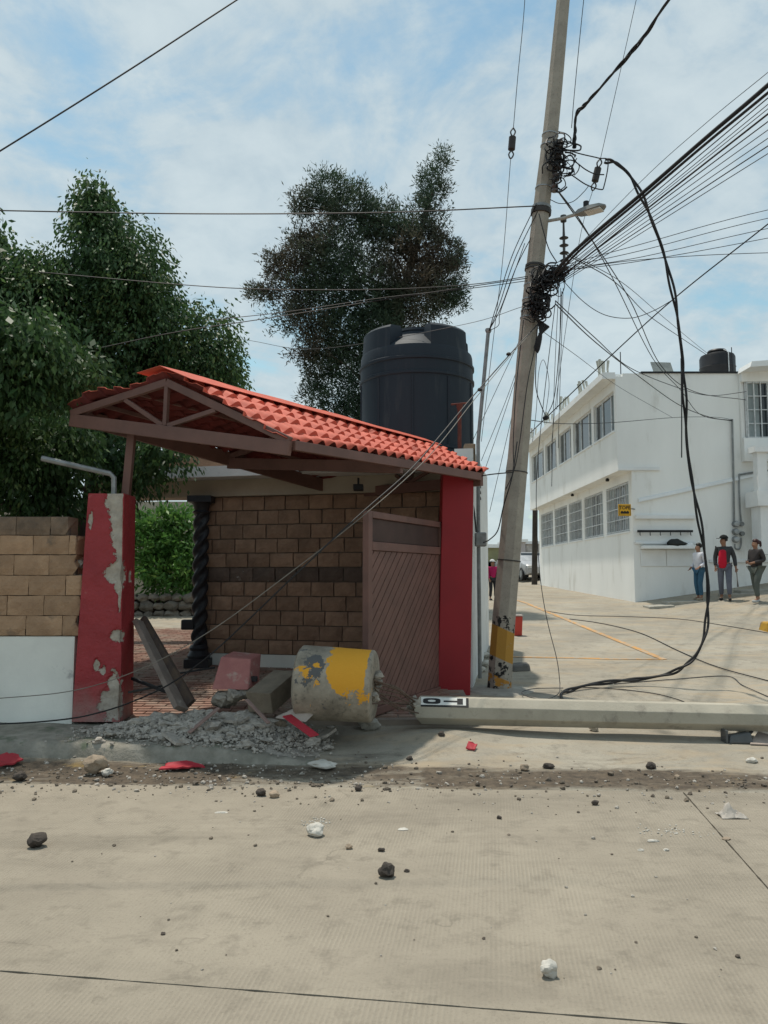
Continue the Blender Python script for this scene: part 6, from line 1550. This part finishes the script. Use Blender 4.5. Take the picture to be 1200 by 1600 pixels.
person(1134, 938, 99, R(-28), 'person in black cap, red shirt and dark jacket holding a stick', R(-45), mat('charcoal_jacket', (.055, .057, .06), (.04, .042, .045), scale=8, rough=.9), mat('grey_trousers', (.14, .15, .19), (.11, .12, .15), scale=7, rough=.9), M_black, M_hair,
       [((-.23, .03, 1.14), (-.22, -.05, .90)), ((.25, .04, 1.14), (.28, -.02, .88))], .55, cap=mat('black_cap', (.012, .014, .014), rough=.9), open_front=mat('red_shirt', (.55, .01, .035), (.48, .01, .03), rough=.85), knee_pads=mat('dark_knee', (.03, .03, .032)))
person(1184, 941, 97, R(-68), 'person with dark ponytail in dark hoodie walking at the right edge', R(0), mat('dark_hoodie', (.05, .043, .042), (.038, .034, .034), scale=8, rough=.9), mat('green_grey_trousers', (.10, .115, .10), (.08, .09, .08), rough=.9), mat('white_sneaker', (.5, .5, .48)), mat('reddish_hair', (.05, .016, .016), rough=.5, scale=15),
       [((-.25, .04, 1.15), (-.10, -.22, 1.10)), ((.25, .04, 1.15), (.10, -.23, 1.08))], .6, bulk=1.14, ponytail=True)
# stick held by the person in the cap
pz = gnd(1134, 938); hx = pix(1151, 897, pz.y); st_ = MB().tube([hx+Z*.06, pix(1152, 905, pz.y-.05), pix(1153, 917, pz.y-.1)], [.012, .012, .022], 6)
tag(st_.build('walking_stick', mat('grey_stick', (.22, .2, .18))), 'short stick held by the person in the cap', 'stick')
# person half hidden between the street wall and the standing pole
person(770, 938, 62, R(20), 'person in magenta top glimpsed between the white wall and the leaning pole', 0, mat('magenta_top', (.42, .015, .10), rough=.9), mat('dark_trousers', (.03, .03, .035)), M_black, M_hair,
       [((-.22, 0, 1.12), (-.2, -.1, .9)), ((.22, 0, 1.12), (.2, -.1, .9))], .1, cap=mat('white_cap', (.7, .7, .68)))

# ================================================================== FAR END OF THE SIDE STREET
def car(px, py, D, label, body, L_=4.2, rot=0.0):
    p = pix(px, py, D); z = gz(p.x, D); root = thing('parked_car', label, 'car', (p.x, D, z))
    Rm = Matrix.Rotation(rot, 3, 'Z')
    def Wc(v): return Vector((p.x, D, z))+Rm @ Vector(v)
    side_ = [(-.85, .30), (-.86, .62), (-.80, .86), (-.70, .94)]; hw = .85
    # cross-sections along the length (local y): half width, sill, belt, roof
    secs = [(-2.1, .70, .35, .62, .64), (-1.95, .82, .28, .72, .76), (-1.2, .85, .25, .86, .90), (-.95, .85, .25, .90, .95), (-.35, .85, .25, .92, 1.40), (.9, .85, .25, .93, 1.44), (1.55, .84, .25, .94, 1.10), (2.0, .80, .3, .92, .98), (2.1, .72, .4, .75, .8)]
    vs = []; n = 8
    for y, w_, s_, b_, r_ in secs:
        top = w_*.74 if r_ > b_+.2 else w_*.9
        vs += [Wc(q) for q in ((-w_*.92, y, s_), (-w_, y, (s_+b_)/2), (-w_*.97, y, b_), (-top, y, r_), (top, y, r_), (w_*.97, y, b_), (w_, y, (s_+b_)/2), (w_*.92, y, s_))]
    fs = [(i*n+j, i*n+(j+1) % n, (i+1)*n+(j+1) % n, (i+1)*n+j) for i in range(len(secs)-1) for j in range(n)]+[tuple(range(n))[::-1], tuple((len(secs)-1)*n+j for j in range(n))]
    MB().add(vs, fs).build('body', body, root, smooth=True, angle=35)
    MB().add([Wc(q) for q in ((-.74, -.92, .955), (.74, -.92, .955), (.60, -.40, 1.37), (-.60, -.40, 1.37))], [(0, 1, 2, 3)]).build('windscreen', M_glass, root)
    MB().add([Wc(q) for q in ((-.74, 1.53, 1.14), (.74, 1.53, 1.14), (.60, .96, 1.42), (-.60, .96, 1.42))], [(3, 2, 1, 0)]).build('rear_window', M_glass, root)
    for s in (-1, 1):
        MB().add([Wc(q) for q in ((s*.845, -.75, .955), (s*.845, 1.4, .965), (s*.665, .9, 1.38), (s*.665, -.35, 1.36))], [(0, 1, 2, 3)]).build('side_window', M_glass, root)
        for y in (-1.3, 1.3):
            MB().tube([Wc((s*.64, y, .31)), Wc((s*.87, y, .31))], .31, 18).build('wheel', M_black, root)
            MB().tube([Wc((s*.871, y, .31)), Wc((s*.885, y, .31))], .18, 14).build('rim', M_grey, root)
        MB().obox(Wc((s*.58, -2.06, .64)), (Rm @ Vector((1, 0, 0)), Rm @ Vector((0, 1, 0)), Z), (.16, .05, .06)).build('headlight', mat('car_lamp', (.7, .7, .68), rough=.15), root)
        MB().obox(Wc((s*.62, 2.08, .80)), (Rm @ Vector((1, 0, 0)), Rm @ Vector((0, 1, 0)), Z), (.14, .04, .09)).build('tail_light', mat('red_lamp', (.4, .02, .02), rough=.2), root)
    MB().obox(Wc((0, -2.1, .45)), (Rm @ Vector((1, 0, 0)), Rm @ Vector((0, 1, 0)), Z), (.7, .05, .1)).build('bumper', body, root)
    return root
car(814, 905, 42, 'silver car parked at the far end of the side street', mat('silver_car_paint', (.45, .47, .48), rough=.3, metal=.3, spec=.6), rot=.2)
car(829, 905, 39.5, 'grey car tucked behind the far dark pole', mat('grey_car_paint', (.42, .43, .44), rough=.3, spec=.6), rot=.1)
def far_house(x0, x1, D, ytop, m, label, nwin, stripe=None, dep=6):
    a, b = pix(x0, 900, D), pix(x1, 900, D); zt_ = pix(x0, ytop, D).z; zg = gz(a.x, D)-.3
    root = thing('far_house', label, 'house', ((a.x+b.x)/2, D+dep/2, zg))
    MB().box((a.x, D, zg), (b.x, D+dep, zt_)).build('wall', m, root)
    MB().box((a.x-.15, D-.2, zt_+.003), (b.x+.15, D+dep, zt_+.2)).build('roof', M_white2, root)
    nr = max(1, int((zt_-zg)/2.8))
    for r_ in range(nr):
        for k in range(nwin):
            cx = a.x+(b.x-a.x)*(k+.5)/nwin; cz = zt_-1.3-r_*2.6; w = MB().box((cx-.42, D-.03, cz-.5), (cx+.42, D-.003, cz+.5)).build('window', M_alum, root)
            MB().box((cx-.36, D-.045, cz-.44), (cx-.02, D-.032, cz+.44)).build('pane', M_glass, w); MB().box((cx+.02, D-.045, cz-.44), (cx+.36, D-.032, cz+.44)).build('pane', M_glass, w)
    if stripe:
        z = pix(x0, stripe[0], D).z; z2 = pix(x0, stripe[1], D).z; MB().box((a.x-.01, D-.35, z2), (b.x+.01, D-.05, z)).build('awning', mat('faded_red_awning', (.45, .05, .07), rough=.8), root)
    return root
far_house(800, 822, 56, 847, mat('pink_grey_render', (.45, .42, .42), (.38, .36, .36)), 'grey house with red awning at the far end of the street', 2, (874, 882))
far_house(823, 862, 58, 850, mat('offwhite_render', (.55, .53, .5)), 'off-white house with red awning beside the far dark pole', 3, (873, 881))
far_house(752, 790, 44, 856, mat('olive_render', (.27, .27, .15), (.22, .22, .13)), 'olive house behind the person in the magenta top', 3)
far_house(640, 750, 60, 850, mat('beige_far_render', (.45, .40, .32)), 'beige far house mostly hidden behind the gatehouse', 5)
# a wooded ridge closing the view
hv = []; hn = 80
for i in range(hn+1):
    x = -420+840*i/hn; h = 26+14*mnoise.noise(Vector((x*.012, 0, 2)))+5*mnoise.noise(Vector((x*.05, 3, 2)))
    hv += [(x, 420, -4), (x, 470, h*.5), (x, 560, h*.72)]
struct(MB().add(hv, [(3*i+j, 3*i+3+j, 3*i+4+j, 3*i+1+j) for i in range(hn) for j in range(2)]).build('hills', mat('hazy_wooded_hill', (.12, .16, .15), (.09, .125, .12), scale=.05), smooth=True))
